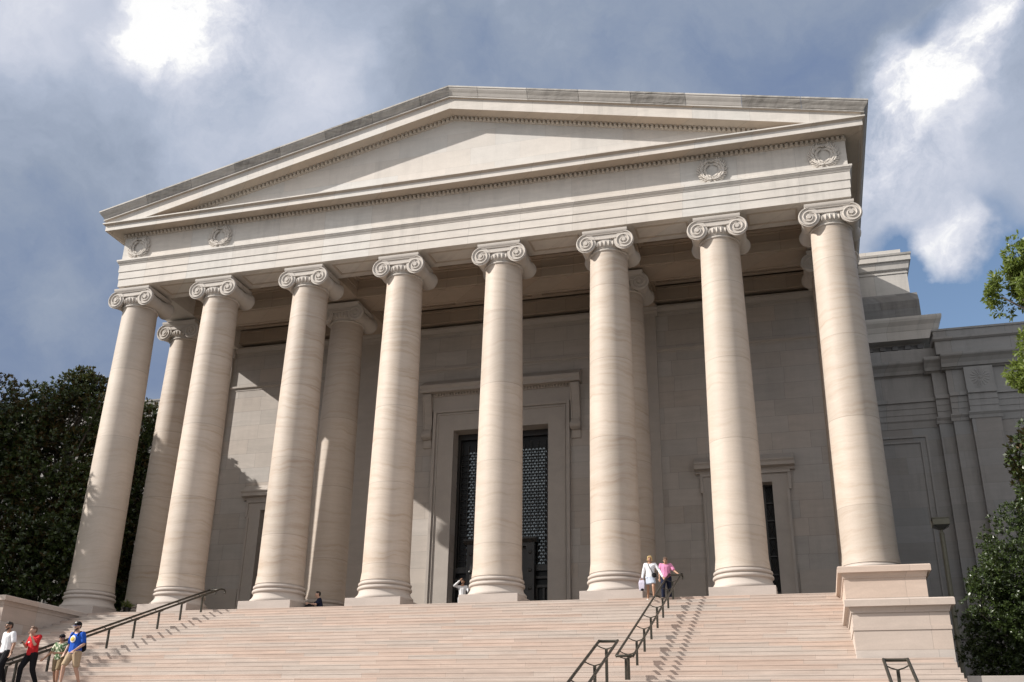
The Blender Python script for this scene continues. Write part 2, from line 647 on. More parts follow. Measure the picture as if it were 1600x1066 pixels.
M['stairs'] = stone('pink_stair_marble', (0.50, 0.395, 0.325), 2.55, 0.17, var=0.06, vein=0.14, tint=(1.02, 0.955, 0.92), jw=0.010, joint=0.72, stain=0.12, streak=9.0)
M['cheek'] = stone('pink_cheek_marble', (0.50, 0.41, 0.345), 3.4, 0.95, var=0.04, vein=0.08, tint=(1.02, 0.95, 0.90), jw=0.012, joint=0.7, streak=5.0)
M['floor'] = stone('portico_floor_marble', (0.46, 0.385, 0.325), 1.2, 60.0, zoff=30, var=0.08)
M['bronze'] = plain('dark_bronze', (0.022, 0.020, 0.018), rough=0.42, metal=0.0, var=0.3, spec=0.5)
M['rail'] = plain('patinated_bronze_rail', (0.045, 0.040, 0.030), rough=0.40, metal=0.4, var=0.3, scale=6.0)
M['void'] = plain('dark_window_glass', (0.010, 0.010, 0.010), rough=0.30, var=0.1, spec=0.18, bump=0.0)
M['bark'] = plain('grey_bark', (0.085, 0.072, 0.060), rough=0.9, var=0.35, scale=14.0, bump=0.5)
M['paving'] = stone('plaza_paving', (0.11, 0.115, 0.10), 1.2, 60.0, zoff=30, var=0.08)
M['soil'] = plain('planted_soil', (0.07, 0.06, 0.04), rough=0.95, var=0.4, scale=3.0)
M['lamp'] = plain('olive_bronze_lamp', (0.15, 0.14, 0.105), rough=0.5, var=0.12, metal=0.0)
M['lens'] = plain('lamp_lens', (0.10, 0.10, 0.095), rough=0.3, var=0.05, bump=0)
M['roof'] = plain('lead_roof', (0.22, 0.22, 0.22), rough=0.6)
k_ = NT('lit_door_pane')
k_.p.inputs['Base Color'].default_value = (0.10, 0.13, 0.15, 1)
k_.p.inputs['Roughness'].default_value = 0.15
_P = k_.obj()[0]
_n = k_.noise(_P, 2.2, 3, 0.6)
k_.put(k_.p.inputs['Emission Color'], c4((0.72, 0.80, 0.84)))
k_.put(k_.p.inputs['Emission Strength'], k_.range(_n, 0.3, 0.7, 0.008, 0.055))
M['pane'] = k_.m

# ================================================================== measures
SP = 4.8
CX = [-16.57, -12.0, -7.2, -2.4, 2.4, 7.2, 12.0, 16.57]
YB = 4.15           # axis of the inner row
YW = 8.0            # portico wall
HW, YF = 17.48, -0.91
ZA = 16.06          # underside of the architrave
ZT = 17.50          # top of architrave
ZC = 18.93          # underside of the corona
HT, TT = 0.17, 0.465
YS = -1.70          # front edge of the top step
NL = 23             # risers above the landing
ZL = -NL * HT
SLOPE = 0.2285
APEX = 24.17

bld = empty('museum_building', (0, 0, 0))
tag(bld, 'pale marble museum with an eight column temple portico above the wide stairs', 'building')

# ------------------------------------------------------------------ columns


def volute_pts(cx, cz, r0, sgn, turns=2.35, n=70, y=0.0):
    pts = []
    for i in range(n + 1):
        t = i / n
        a = PI / 2 - sgn * 2 * PI * turns * t       # starts on top, rolls outward
        r = r0 * (1 - t) ** 1.05 + 0.055
        pts.append((cx + r * math.cos(a), y, cz + r * math.sin(a)))
    return pts


def make_capital(parent):
    m = MB()
    ab = 0.985
    # abacus: fillet over ovolo
    prof = [(0.93, 15.70), (0.955, 15.73), (0.975, 15.78), (ab, 15.82), (ab, 15.90)]
    vs, fs = [], []
    for h, z in prof:
        vs += [(-h, -h, z), (h, -h, z), (h, h, z), (-h, h, z)]
    for i in range(len(prof) - 1):
        for q in range(4):
            q2 = (q + 1) % 4
            fs.append((i * 4 + q, i * 4 + q2, i * 4 + 4 + q2, i * 4 + 4 + q))
    fs.append((3, 2, 1, 0))
    fs.append(tuple(range(len(prof) * 4 - 4, len(prof) * 4)))
    m.add(vs, fs)
    ez, ex, R0 = 15.31, 0.83, 0.43
    # bolsters: rolls running front to back, waisted in the middle
    for s in (-1, 1):
        pr = []
        for i in range(25):
            t = -1 + 2 * i / 24
            r = 0.285 + 0.145 * abs(t) ** 1.7
            if abs(t) < 0.13:
                r += 0.03
            pr.append((r, t * 0.90))
        m.lathe(pr, (s * ex, 0, ez), 36, 'y')
        for fy in (-1, 1):
            m.lathe([(0.435, -0.035), (0.435, 0.035)], (s * ex, fy * 0.885, ez), 44, 'y')
            m.tube(volute_pts(s * ex, ez, 0.375, s, y=fy * 0.930), 0.036, 8)
            m.lathe([(0.085, -0.05), (0.085, 0.03), (0.05, 0.06)], (s * ex, fy * 0.93, ez), 16, 'y')
    # channel between the volutes, sagging a little
    for fy in (-1, 1):
        n = 14
        vs, fs = [], []
        for i in range(n + 1):
            x = -0.83 + 1.66 * i / n
            sag = 0.05 * math.cos(x / 0.83 * PI / 2)
            for (yy, zz) in ((0.80, 15.72), (0.90, 15.72), (0.90, 15.52 - sag), (0.80, 15.42 - sag)):
                vs.append((x, fy * yy, zz))
        for i in range(n):
            for q in range(4):
                q2 = (q + 1) % 4
                fs.append((i * 4 + q, i * 4 + q2, i * 4 + 4 + q2, i * 4 + 4 + q))
        m.add(vs, fs)
        top = [(-0.83 + 1.66 * i / n, fy * 0.915, 15.70) for i in range(n + 1)]
        bot = [(-0.83 + 1.66 * i / n, fy * 0.915, 15.50 - 0.05 * math.cos((-1 + 2 * i / n) * PI / 2)) for i in range(n + 1)]
        m.tube(top, 0.032, 6)
        m.tube(bot, 0.034, 6)
    # echinus and its eggs
    m.lathe([(0.80, 15.02), (0.83, 15.06), (0.90, 15.20), (0.93, 15.36), (0.86, 15.60)], n=56)
    for i in range(34):
        a = 2 * PI * (i + 0.5) / 34
        rot = Matrix.Rotation(a, 3, 'Z') @ Matrix.Rotation(-0.25, 3, 'Y')
        m.ell((0.885 * math.cos(a), 0.885 * math.sin(a), 15.27), (0.085, 0.052, 0.185), 8, 6, rot)
    # astragal
    m.lathe([(0.80, 14.90), (0.86, 14.93), (0.875, 14.965), (0.86, 15.0), (0.80, 15.03)], n=56)
    return m.build('capital', M['capital'], parent, smooth=38)


def make_column():
    m = MB()
    pr = []
    zb, zt = 1.16, 14.95
    for i in range(33):
        t = i / 32
        r = 0.985 - 0.165 * (0.35 * t + 0.65 * t ** 1.9)
        if t < 0.02:
            r += 0.045 * (1 - t / 0.02)
        pr.append((r, zb + (zt - zb) * t))
    m.lathe(pr, n=72)
    col = m.build('column', M['shaft'], bld, smooth=40)
    make_capital(col)
    b = MB()
    prb = [(1.16, 0.40), (1.185, 0.42), (1.195, 0.46), (1.185, 0.51), (1.165, 0.53), (1.155, 0.54)]
    for i in range(1, 8):                                # hollow flare
        t = i / 7
        prb.append((1.155 - 0.105 * math.sin(t * PI / 2) ** 0.8, 0.54 + 0.22 * t))
    prb += [(1.05, 0.775), (1.075, 0.785)]
    for i in range(9):
        a = -PI / 2 + PI * i / 8
        prb.append((1.075 + 0.048 * math.cos(a), 0.855 + 0.065 * math.sin(a)))
    prb += [(1.055, 0.925), (1.030, 0.935), (1.030, 0.965), (1.05, 0.97)]
    for i in range(9):
        a = -PI / 2 + PI * i / 8
        prb.append((1.05 + 0.045 * math.cos(a), 1.035 + 0.06 * math.sin(a)))
    prb += [(1.03, 1.10), (1.01, 1.105), (1.01, 1.16), (0.98, 1.19)]
    b.lathe(prb, n=72)
    b.build('column_base', M['base'], col, smooth=35)
    p = MB()
    p.box(-1.195, 1.195, -1.195, 1.195, 0.004, 0.40)
    p.build('plinth', M['plinth'], col, bevel=0.012)
    return col


proto = make_column()
spots = [(x, 0.0) for x in CX] + [(CX[0], YB), (CX[2], YB), (CX[5], YB), (CX[7], YB)]
for i, (x, y) in enumerate(spots):
    c = proto if i == 0 else copy_tree(proto, bld)
    c.location = (x, y, 0)

# ------------------------------------------------------------------ entablature
Y_END = 13.7
m = MB()
m.sweep_u([(-1.82, ZA), (0, ZA), (0, 16.45), (0.03, 16.46), (0.03, 16.84), (0.06, 16.85), (0.06, 17.23), (0.08, 17.24), (0.10, 17.30),
           (0.15, 17.36), (0.15, 17.40), (0.18, 17.41), (0.18, ZT), (-1.82, ZT)], HW, YF, Y_END)
arch = m.build('architrave', M['entab'], bld)
for i in range(7):                                        # sunk panels on the soffit, between the columns
    m = MB()
    x0, x1 = CX[i] + 1.25, CX[i + 1] - 1.25
    for a, b, c, d in ((x0, x1, -0.52, -0.44), (x0, x1, 0.44, 0.52), (x0, x0 + 0.08, -0.44, 0.44), (x1 - 0.08, x1, -0.44, 0.44)):
        m.box(a, b, c, d, ZA - 0.035, ZA + 0.02)
    m.build('soffit_panel_moulding', M['soffit'], arch)
m = MB()
m.sweep_u([(-1.7, ZT), (0.0, ZT), (0.0, 18.98), (-1.7, 18.98)], HW + 0.03, YF, Y_END)
frieze = m.build('frieze', M['entab'], bld)


def egg_row(m, p0, p1, d, h, n, out=Vector((0, -1, 0))):
    """egg and tongue carving between two points"""
    p0, p1 = Vector(p0), Vector(p1)
    t = (p1 - p0) / n
    w = t * 0.40
    up = Vector((0, 0, 1))
    for i in range(n):
        c = p0 + t * (i + 0.5)
        vs = [c - w, c + w, c + w + up * h, c - w + up * h, c - w * 0.5 + out * d * 0.8 + up * h * 0.22, c + w * 0.5 + out * d * 0.8 + up * h * 0.22,
              c + w * 0.62 + out * d + up * h * 0.9, c - w * 0.62 + out * d + up * h * 0.9]
        m.add(vs, [(4, 5, 6, 7), (0, 1, 5, 4), (1, 2, 6, 5), (2, 3, 7, 6), (3, 0, 4, 7)])


m = MB()
m.sweep_u([(-0.1, 18.76), (0.035, 18.76), (0.05, 18.79), (0.05, 18.92), (-0.1, 18.92)], HW + 0.03, YF, Y_END)
egg_row(m, (-HW - 0.07, YF - 0.05, 18.79), (HW + 0.07, YF - 0.05, 18.79), 0.13, 0.15, 168)
m.build('egg_moulding', M['egg'], frieze)

# horizontal cornice
m = MB()
m.sweep_u([(-0.6, ZC + 0.03), (0.12, ZC + 0.04), (0.65, ZC + 0.04), (0.67, ZC), (0.75, ZC), (0.75, 19.20), (0.77, 19.205), (0.79, 19.23), (0.85, 19.27), (0.87, 19.28), (0.87, 19.34),
           (0.0, 19.42), (-0.6, 19.42)], HW, YF, Y_END)
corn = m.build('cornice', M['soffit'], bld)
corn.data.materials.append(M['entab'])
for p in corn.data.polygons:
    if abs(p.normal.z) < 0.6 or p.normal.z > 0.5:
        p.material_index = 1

# tympanum and roof
zt = lambda x, z0: z0 - SLOPE * abs(x)
m = MB()
m.add([(-17.4, -0.88, 19.40), (17.4, -0.88, 19.40), (0, -0.88, zt(0, 23.42)), (-17.4, -0.5, 19.40), (17.4, -0.5, 19.40), (0, -0.5, zt(0, 23.42))],
      [(0, 1, 2), (5, 4, 3), (0, 3, 4, 1), (1, 4, 5, 2), (2, 5, 3, 0)])
m.build('tympanum', M['tymp'], bld)
m = MB()
m.extrude_y([(-18.2, 19.44), (18.2, 19.44), (18.2, 19.62), (0, 23.75), (-18.2, 19.62)], -0.45, 14.6)
m.build('roof', M['roof'], bld)


def rake(m, prof, x_end, cut=None):
    """profile (d, z at the ridge) run down both slopes and mitred at the ridge"""
    n = len(prof)
    for s in (-1, 1):
        vs, fs = [], []
        for d, z in prof:
            vs.append((0, YF - d, z))
        for d, z in prof:
            x = x_end(d)
            vs.append((s * x, YF - d, z - SLOPE * x))
        for i in range(n):
            j = (i + 1) % n
            fs.append((i, j, n + j, n + i))
        fs.append(tuple(range(n, 2 * n)))
        m.add(vs, fs)


m = MB()
rake(m, [(-0.35, 23.08), (0.10, 23.09), (0.65, 23.12), (0.67, 23.08), (0.742, 23.08), (0.742, 23.57), (0.76, 23.63), (0.84, 23.65), (0.84, 23.71), (-0.35, 23.72)], lambda d: HW + 0.73)
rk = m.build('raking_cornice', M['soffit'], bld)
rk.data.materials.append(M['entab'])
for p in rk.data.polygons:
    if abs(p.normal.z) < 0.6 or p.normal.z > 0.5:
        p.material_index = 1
m = MB()
rake(m, [(-0.1, 22.90), (0.035, 22.90), (0.05, 22.93), (0.05, 23.07), (-0.1, 23.07)], lambda d: 15.4)
for s in (-1, 1):
    egg_row(m, (0, YF - 0.05, 22.93), (s * 15.0, YF - 0.05, 22.93 - SLOPE * 15.0), 0.13, 0.16, 72)
m.build('egg_moulding', M['egg'], rk)

# gutter moulding (cyma) on the rakes, block by block, and along the eaves
cyma = [(0.70, -0.005), (0.865, -0.005), (0.865, 0.045), (0.81, 0.05), (0.81, 0.085), (0.85, 0.09), (0.87, 0.13), (0.915, 0.22), (0.975, 0.30), (1.02, 0.37), (1.04, 0.44), (1.065, 0.445), (1.065, 0.52), (0.70, 0.52)]
m = MB()
Z0 = 23.665
stainsL = [0.85, 0.6, 0.9, 0.45, 0.85, 0.35, 0.8, 0.30, 0.9]
stainsR = [0.25, 0.05, 0.85, 0.40, 0.95, 0.0, 0.85, 0.75, 0.8]
edges = [0, 1.45, 3.87, 6.3, 8.68, 11.1, 13.47, 15.9, None]
for s, st in ((-1, stainsL), (1, stainsR)):
    for b in range(len(edges) - 1):
        n = len(cyma)
        vs = []
        g = 0.008
        for end in (0, 1):
            for d, h in cyma:
                e = edges[b + end]
                x = (HW + d) if e is None else (e + (g if end == 0 and b > 0 else (-g if end else 0)))
                vs.append((s * x, YF - d, Z0 + h - SLOPE * x))
        fs = [(i, (i + 1) % n, n + (i + 1) % n, n + i) for i in range(n)] + [tuple(range(n)), tuple(range(n, 2 * n))]
        m.add(vs, fs, st[b])
    # eaves return along the side
    vs = []
    zb = Z0 - SLOPE * (HW + 0.9)
    prs = [(d, Z0 + h - SLOPE * (HW + d)) for d, h in cyma]
    for yy in (None, Y_END + 0.9):
        for d, z in prs:
            vs.append((s * (HW + d), (YF - d) if yy is None else yy, z))
    n = len(cyma)
    fs = [(i, (i + 1) % n, n + (i + 1) % n, n + i) for i in range(n)] + [tuple(range(n)), tuple(range(n, 2 * n))]
    m.add(vs, fs, 0.7)
me = bpy.data.meshes.new('gutter_moulding')
me.from_pydata(m.v, [], m.f)
bm = bmesh.new()
bm.from_mesh(me)
lay = bm.faces.layers.float.new('stain')
bm.faces.ensure_lookup_table()
for f, v_ in zip(bm.faces, m.val):
    f[lay] = v_
bmesh.ops.recalc_face_normals(bm, faces=bm.faces)
bm.to_mesh(me)
bm.free()
me.materials.append(M['sima'])
o = bpy.data.objects.new('gutter_moulding', me)
COL.objects.link(o)
o.parent = rk

# wreaths on the frieze
random.seed(4)
m = MB()
Rw = 0.46
for side in (-1, 1):
    for i in range(15):
        a = -PI / 2 + side * (0.16 + 2.55 * i / 14)
        for q in range(4):
            rr = Rw + (-0.13, 0.13, -0.03, 0.04)[q] + random.uniform(-0.02, 0.02)
            c = (rr * math.cos(a + random.uniform(-0.05, 0.05)), -0.05 - (0.03 if q > 1 else 0), rr * math.sin(a))
            ang = a + side * (PI / 2 + (0.75, -0.75, 0.35, -0.35)[q])
            rot = Matrix.Rotation(-ang, 3, 'Y') @ Matrix.Rotation(random.uniform(-0.3, 0.3), 3, 'X')
            m.ell(c, (0.110, 0.030, 0.028), 7, 5, rot)
for s in (-1, 1):                                         # ribbon tie
    m.tube([(0, -0.05, 0.40), (s * 0.10, -0.06, 0.46), (s * 0.20, -0.05, 0.40), (s * 0.30, -0.05, 0.44)], 0.03, 6)
    m.ell((s * 0.09, -0.06, -0.47), (0.10, 0.05, 0.05), 8, 5)
wr = m.build('wreath', M['entab'], frieze, smooth=60)
for i, x in enumerate((-16.6, -11.97, 11.97, 16.6)):
    c = wr if i == 0 else copy_tree(wr, frieze)
    c.location = (x, YF - 0.03, 18.16)

# ------------------------------------------------------------------ portico ceiling
m = MB()
m.box(-15.7, 15.7, 0.90, YW + 0.59, 17.52, 17.8)
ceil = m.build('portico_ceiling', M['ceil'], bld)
m = MB()
bays_x = [(-15.6, -8.1), (-6.3, 6.3), (8.1, 15.6)]
for (x0, x1) in bays_x:                                   # coffers framed in two steps
    for (y0, y1) in ((0.95, 3.05), (4.95, 7.3)):
        nx = max(1, round((x1 - x0) / 4.2))
        w = (x1 - x0) / nx
        for i in range(nx):
            a, b = x0 + i * w, x0 + (i + 1) * w
            for ins, zz, th in ((0.0, 17.02, 0.26), (0.26, 17.20, 0.22), (0.48, 17.36, 0.16)):
                A, B, C_, D = a + ins, b - ins, y0 + ins, y1 - ins
                m.box(A, B, C_, C_ + th, zz, 17.525)
                m.box(A, B, D - th, D, zz, 17.525)
                m.box(A, A + th, C_ + th, D - th, zz, 17.525)
                m.box(B - th, B, C_ + th, D - th, zz, 17.525)
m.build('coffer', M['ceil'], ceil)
m = MB()
for x in (-7.2, 7.2):
    m.box(x - 0.91, x + 0.91, 0.915, 3.09, ZA + 0.003, 17.52)
    m.box(x - 0.91, x + 0.91, 4.91, YW, ZA + 0.003, 17.52)
    for s in (-1, 1):
        for (ya, yb) in ((0.92, 3.085), (4.915, YW)):
            m.box(x + s * 0.91, x + s * 1.02, ya, yb, 16.95, 17.15)
            m.box(x + s * 0.91, x + s * 0.96, ya, yb, 16.50, 16.56)
m.box(-15.655, 15.655, 3.09, 4.91, ZA + 0.001, 17.52)
m.box(-15.655, 15.655, 3.00, 3.09, 16.95, 17.15)
m.box(-15.655, 15.655, 3.05, 3.09, 16.50, 16.56)
m.box(-15.655, 15.655, 4.91, 5.0, 16.95, 17.15)
for x0, x1 in ((-15.655, -8.11), (-6.29, 6.29), (8.11, 15.655)):
    m.box(x0, x1, 7.76, YW + 0.598, 16.36, 17.14)
    m.box(x0, x1, 7.70, 7.76, 17.02, 17.14)
    m.box(x0, x1, 7.72, 7.76, 16.36, 16.43)
    for ya, yb2 in ((3.22, 3.30), (4.70, 4.78)):
        m.box(x0 + 0.2, x1 - 0.2, ya, yb2, ZA - 0.04, ZA + 0.01)
m.build('ceiling_beam', M['ceil'], ceil)

# ------------------------------------------------------------------ portico wall
DX, DZ = 2.5, 10.25          # doorway
WX0, WX1, WZ = 10.72, 13.14, 6.65    # side openings
m = MB()
th = 0.9
for (x0, x1, z0, z1) in [(-17.4, -WX1, 0, 16.18), (-WX1, -WX0, WZ, 16.18), (-WX0, -DX, 0, 16.18), (-DX, DX, DZ, 16.18), (DX, WX0, 0, 16.18), (WX0, WX1, WZ, 16.18), (WX1, 17.4, 0, 16.18)]:
    m.box(x0, x1, YW, YW + th, z0, z1)
m.box(-17.4, 17.4, YW + 0.6, YW + th, 16.18, 17.6)
for sg in (-1, 1):
    m.box(*sorted((sg * 16.8, sg * 17.39)), YW + th, 13.6, 0, 17.6)
wall = m.build('portico_wall', M['wall'], bld)
m = MB()                     # crowning moulding, string course and dado line
segs = [(-15.98, -8.1), (-6.3, 6.3), (8.1, 15.98)]
for x0, x1 in segs:
    m.extrude_x([(YW + 0.01, 15.72), (YW - 0.03, 15.72), (YW - 0.03, 15.86), (YW - 0.07, 15.88), (YW - 0.16, 16.02), (YW - 0.20, 16.03), (YW - 0.20, 16.13), (YW + 0.01, 16.16)], x0, x1)
    m.extrude_x([(YW + 0.01, 13.55), (YW - 0.02, 13.55), (YW - 0.02, 13.66), (YW - 0.10, 13.72), (YW - 0.10, 13.82), (YW + 0.01, 13.84)], x0, x1)
m.build('wall_moulding', M['trim'], wall)
for x0, x1 in ((-9.85, -8.1), (-6.3, -3.66), (3.66, 6.3), (8.1, 9.85), (14.0, 15.98), (-15.98, -14.0)):
    m = MB()
    m.box(x0, x1, YW - 0.05, YW + 0.01, 0.004, 2.58)
    m.build('wall_base_course', M['trim'], wall)
pil = None
for x0, x1 in ((-17.42, -15.98), (-8.10, -6.30), (6.30, 8.10), (15.98, 17.42)):
    m = MB()
    y0 = YW - 0.18
    m.box(x0, x1, y0, YW + 0.02, 0.4, 15.55)
    m.box(x0 - 0.04, x1 + 0.04, y0 - 0.05, YW + 0.015, 0.004, 0.40)
    m.extrude_x([(YW + 0.015, 15.55), (y0 - 0.02, 15.55), (y0 - 0.04, 15.70), (y0 - 0.10, 15.80), (y0 - 0.10, 15.90), (y0 - 0.16, 16.0), (y0 - 0.16, 16.14), (YW + 0.015, 16.14)], x0 - 0.10, x1 + 0.10)
    m.build('pilaster', M['trim'], wall)

# main doorway
m = MB()
fy = YW - 0.16
m.box(-3.62, -DX, fy, YW + 0.02, 0.004, 11.40)
m.box(DX, 3.62, fy, YW + 0.02, 0.004, 11.40)
m.box(-DX, DX, fy, YW + 0.02, DZ, 11.40)
for a, b, c in ((3.62, 0.16, 0.10), (3.40, 0.07, 0.05)):  # raised fillets round the frame
    m.box(-a, -a + b, fy - c, fy + 0.01, 0.004, 11.40 - (3.62 - a))
    m.box(a - b, a, fy - c, fy + 0.01, 0.004, 11.40 - (3.62 - a))
    m.box(-a + b, a - b, fy - c, fy + 0.01, 11.40 - (3.62 - a) - b, 11.40 - (3.62 - a))
m.box(-3.72, 3.72, fy - 0.02, YW + 0.02, 11.404, 12.14)
door = m.build('door_surround', M['vtrim'], bld, bevel=0.01)
m = MB()
m.box(-3.72, 3.72, fy - 0.06, YW + 0.015, 12.14, 12.30)
egg_row(m, (-3.70, fy - 0.06, 12.15), (3.70, fy - 0.06, 12.15), 0.10, 0.20, 46)
cy = YW - 0.70
m.extrude_x([(YW + 0.01, 12.30), (cy + 0.12, 12.30), (cy + 0.10, 12.26), (cy, 12.26), (cy, 12.44), (cy - 0.03, 12.46), (cy - 0.10, 12.56), (cy - 0.10, 12.62), (YW - 0.15, 13.05), (YW + 0.01, 13.05)], -4.24, 4.24)
m.build('door_cornice', M['trim'], door)
m = MB()
m.extrude_x([(YW + 0.01, 12.255), (YW - 0.50, 12.255), (YW - 0.52, 12.05), (YW - 0.44, 11.80), (YW - 0.30, 11.2), (YW - 0.20, 10.7), (YW - 0.22, 10.4), (YW - 0.34, 10.25), (YW - 0.40, 10.08), (YW - 0.36, 9.92), (YW - 0.24, 9.84), (YW - 0.12, 9.84), (YW - 0.08, 9.45), (YW + 0.01, 9.40)], -0.22, 0.22)
for s in (-1, 1):
    m.tube([(s * 0.20, YW - 0.53, 12.1), (s * 0.20, YW - 0.45, 11.8), (s * 0.20, YW - 0.31, 11.2), (s * 0.20, YW - 0.21, 10.7), (s * 0.20, YW - 0.23, 10.4)], 0.045, 6)
m.lathe([(0.17, -0.26), (0.17, 0.26)], (0, YW - 0.26, 10.05), 16, 'x')
con = m.build('console', M['trim'], door)
con.location = (-3.93, 0, 0)
c = copy_tree(con, door)
c.location = (3.93, 0, 0)

# bronze door: frame, grille, scale-shaped panes, inner door case
yd = YW + 0.75
bd = empty('bronze_door', (0, 0, 0))
bd.parent = bld
m = MB()
m.box(-DX, -DX + 0.14, yd - 0.12, yd + 0.2, 0.004, DZ)
m.box(DX - 0.14, DX, yd - 0.12, yd + 0.2, 0.004, DZ)
m.box(-DX + 0.14, DX - 0.14, yd - 0.12, yd + 0.2, DZ - 0.30, DZ)
for z0, z1 in ((3.10, 3.38), (2.72, 2.84), (2.3, 2.42), (0.004, 0.3)):
    m.box(-DX + 0.14, DX - 0.14, yd - 0.10, yd + 0.06, z0, z1)
for x in (-2.1, -1.75, 1.75, 2.1):
    m.box(x - 0.05, x + 0.05, yd - 0.06, yd + 0.05, 0.3, 2.3)
m.build('door_frame', M['bronze'], bd)
m = MB()
m.box(-DX + 0.14, DX - 0.14, yd + 0.06, yd + 0.12, 0.3, DZ - 0.30)
m.build('door_panel', M['void'], bd)
cw, chh = 0.185, 0.152
mg = MB()
nc = int(4.6 / cw)
nr = int(6.0 / chh)
for r_ in range(nr):
    for c_ in range(nc):
        x = -2.3 + (c_ + 0.5 + (0.5 if r_ % 2 else 0.0)) * cw
        z = 3.42 + r_ * chh
        if x > 2.32 or (r_ < 8 and abs(x) < 1.80):
            continue
        pts = []
        hw_ = cw * 0.36
        for q in range(7):
            a = PI * q / 6
            pts.append((x + hw_ * math.cos(a), z + 0.045 + 0.07 * math.sin(a)))
        pts += [(x - hw_, z + 0.01), (x, z + 0.055), (x + hw_, z + 0.01)]
        mg.extrude_y(pts, yd + 0.03, yd + 0.045, 1 if x > -1.9 else 2)
for c_ in range(0, nc + 1, 2):
    x = -2.3 + c_ * cw
    mg.box(x - 0.012, x + 0.012, yd - 0.03, yd + 0.046, 3.40, 9.7)
for r_ in range(0, nr + 1, 2):
    z = 3.40 + r_ * chh
    mg.box(-2.34, 2.34, yd - 0.02, yd + 0.05, z - 0.008, z + 0.008)
me = bpy.data.meshes.new('grille')
me.from_pydata(mg.v, [], mg.f)
for mt_ in ('bronze', 'pane', 'void'):
    me.materials.append(M[mt_])
me.polygons.foreach_set('material_index', [int(q) for q in mg.val])
me.update()
o = bpy.data.objects.new('grille', me)
COL.objects.link(o)
o.parent = bd
m = MB()
m.box(-1.72, -1.30, yd - 0.45, yd - 0.11, 0.004, 4.25)
m.box(1.30, 1.72, yd - 0.45, yd - 0.11, 0.004, 4.25)
m.box(-1.72, 1.72, yd - 0.45, yd - 0.11, 4.25, 4.42)
m.extrude_x([(yd - 0.11, 4.42), (yd - 0.48, 4.42), (yd - 0.60, 4.58), (yd - 0.60, 4.66), (yd - 0.11, 4.70)], -1.86, 1.86)
for s in (-1, 1):
    for q in range(5):
        m.ell((s * 1.51, yd - 0.46, 0.5 + q * 0.86), (0.10, 0.05, 0.10), 10, 6)
m.box(-1.30, 1.30, yd - 0.20, yd - 0.12, 0.004, 4.25)
m.build('door_case', M['bronze'], bd)

# side doorways


def side_window(sx):
    xc = (WX0 + WX1) / 2
    fr = MB()
    y0 = YW - 0.12
    hw_ = (WX1 - WX0) / 2
    o_ = 1.96
    fr.box(-o_, -hw_, y0, YW + 0.02, 0.004, 6.40)
    fr.box(hw_, o_, y0, YW + 0.02, 0.004, 6.40)
    fr.box(-o_ - 0.10, -hw_, y0, YW + 0.02, 6.40, 7.20)
    fr.box(hw_, o_ + 0.10, y0, YW + 0.02, 6.40, 7.20)
    fr.box(-hw_, hw_, y0, YW + 0.02, WZ, 7.20)
    for s in (-1, 1):                                    # outer bead with ears
        xx = sorted((s * o_, s * (o_ - 0.13)))
        fr.box(xx[0], xx[1], y0 - 0.07, y0 + 0.01, 0.004, 6.26)
        xx = sorted((s * (o_ + 0.10), s * (o_ - 0.03)))
        fr.box(xx[0], xx[1], y0 - 0.07, y0 + 0.01, 6.26, 7.05)
    fr.box(-o_ - 0.10, o_ + 0.10, y0 - 0.07, y0 + 0.01, 7.05, 7.20)
    f_ = fr.build('window_surround', M['vtrim'], bld, bevel=0.008)
    hd = MB()
    cy_ = YW - 0.45
    hd.extrude_x([(YW + 0.01, 7.20), (y0 - 0.05, 7.20), (y0 - 0.06, 7.32), (cy_ + 0.06, 7.36), (cy_, 7.36), (cy_, 7.52), (cy_ - 0.06, 7.60), (cy_ - 0.06, 7.66), (YW - 0.05, 8.0), (YW + 0.01, 8.0)], -2.28, 2.28)
    hd.build('window_cornice', M['trim'], f_, bevel=0.006)
    g = MB()
    g.box(-hw_, hw_, YW + 0.55, YW + 0.6, 0.004, WZ)
    g.build('glass', M['void'], f_)
    b = MB()
    for i in range(7):
        x = -hw_ + i * 2 * hw_ / 6
        b.box(x - 0.035, x + 0.035, YW + 0.46, YW + 0.53, 0.004, WZ)
    for i in range(9):
        z = 0.05 + i * (WZ - 0.1) / 8
        b.box(-hw_, hw_, YW + 0.44, YW + 0.50, z - 0.03, z + 0.03)
    for i in range(6):
        for j in range(8):
            x0 = -hw_ + (i + 0.5) * 2 * hw_ / 6
            z0 = 0.05 + (j + 0.5) * (WZ - 0.1) / 8
            b.tube([(x0 - 0.17, YW + 0.485, z0 - 0.38), (x0 + 0.17, YW + 0.485, z0 + 0.38)], 0.016, 5)
            b.tube([(x0 + 0.17, YW + 0.475, z0 - 0.38), (x0 - 0.17, YW + 0.475, z0 + 0.38)], 0.016, 5)
    b.build('grille', M['bronze'], f_)
    f_.location = (sx * xc, 0, 0)
    return f_


w1 = side_window(-1)
w2 = copy_tree(w1, bld)
w2.location = ((WX0 + WX1) / 2, 0, 0)

# podium under the portico: floor slab
m = MB()
m.box(-18.0, 18.0, YS + 0.30, YW + 1.5, -0.30, 0.0)
m.build('portico_floor', M['floor'], bld)
m = MB()
m.box(-18.0, 18.0, YS + 0.4, YW + 1.5, -4.2, -0.302)
m.build('podium', M['plinth'], bld)

# ------------------------------------------------------------------ wings, attic and pavilion behind


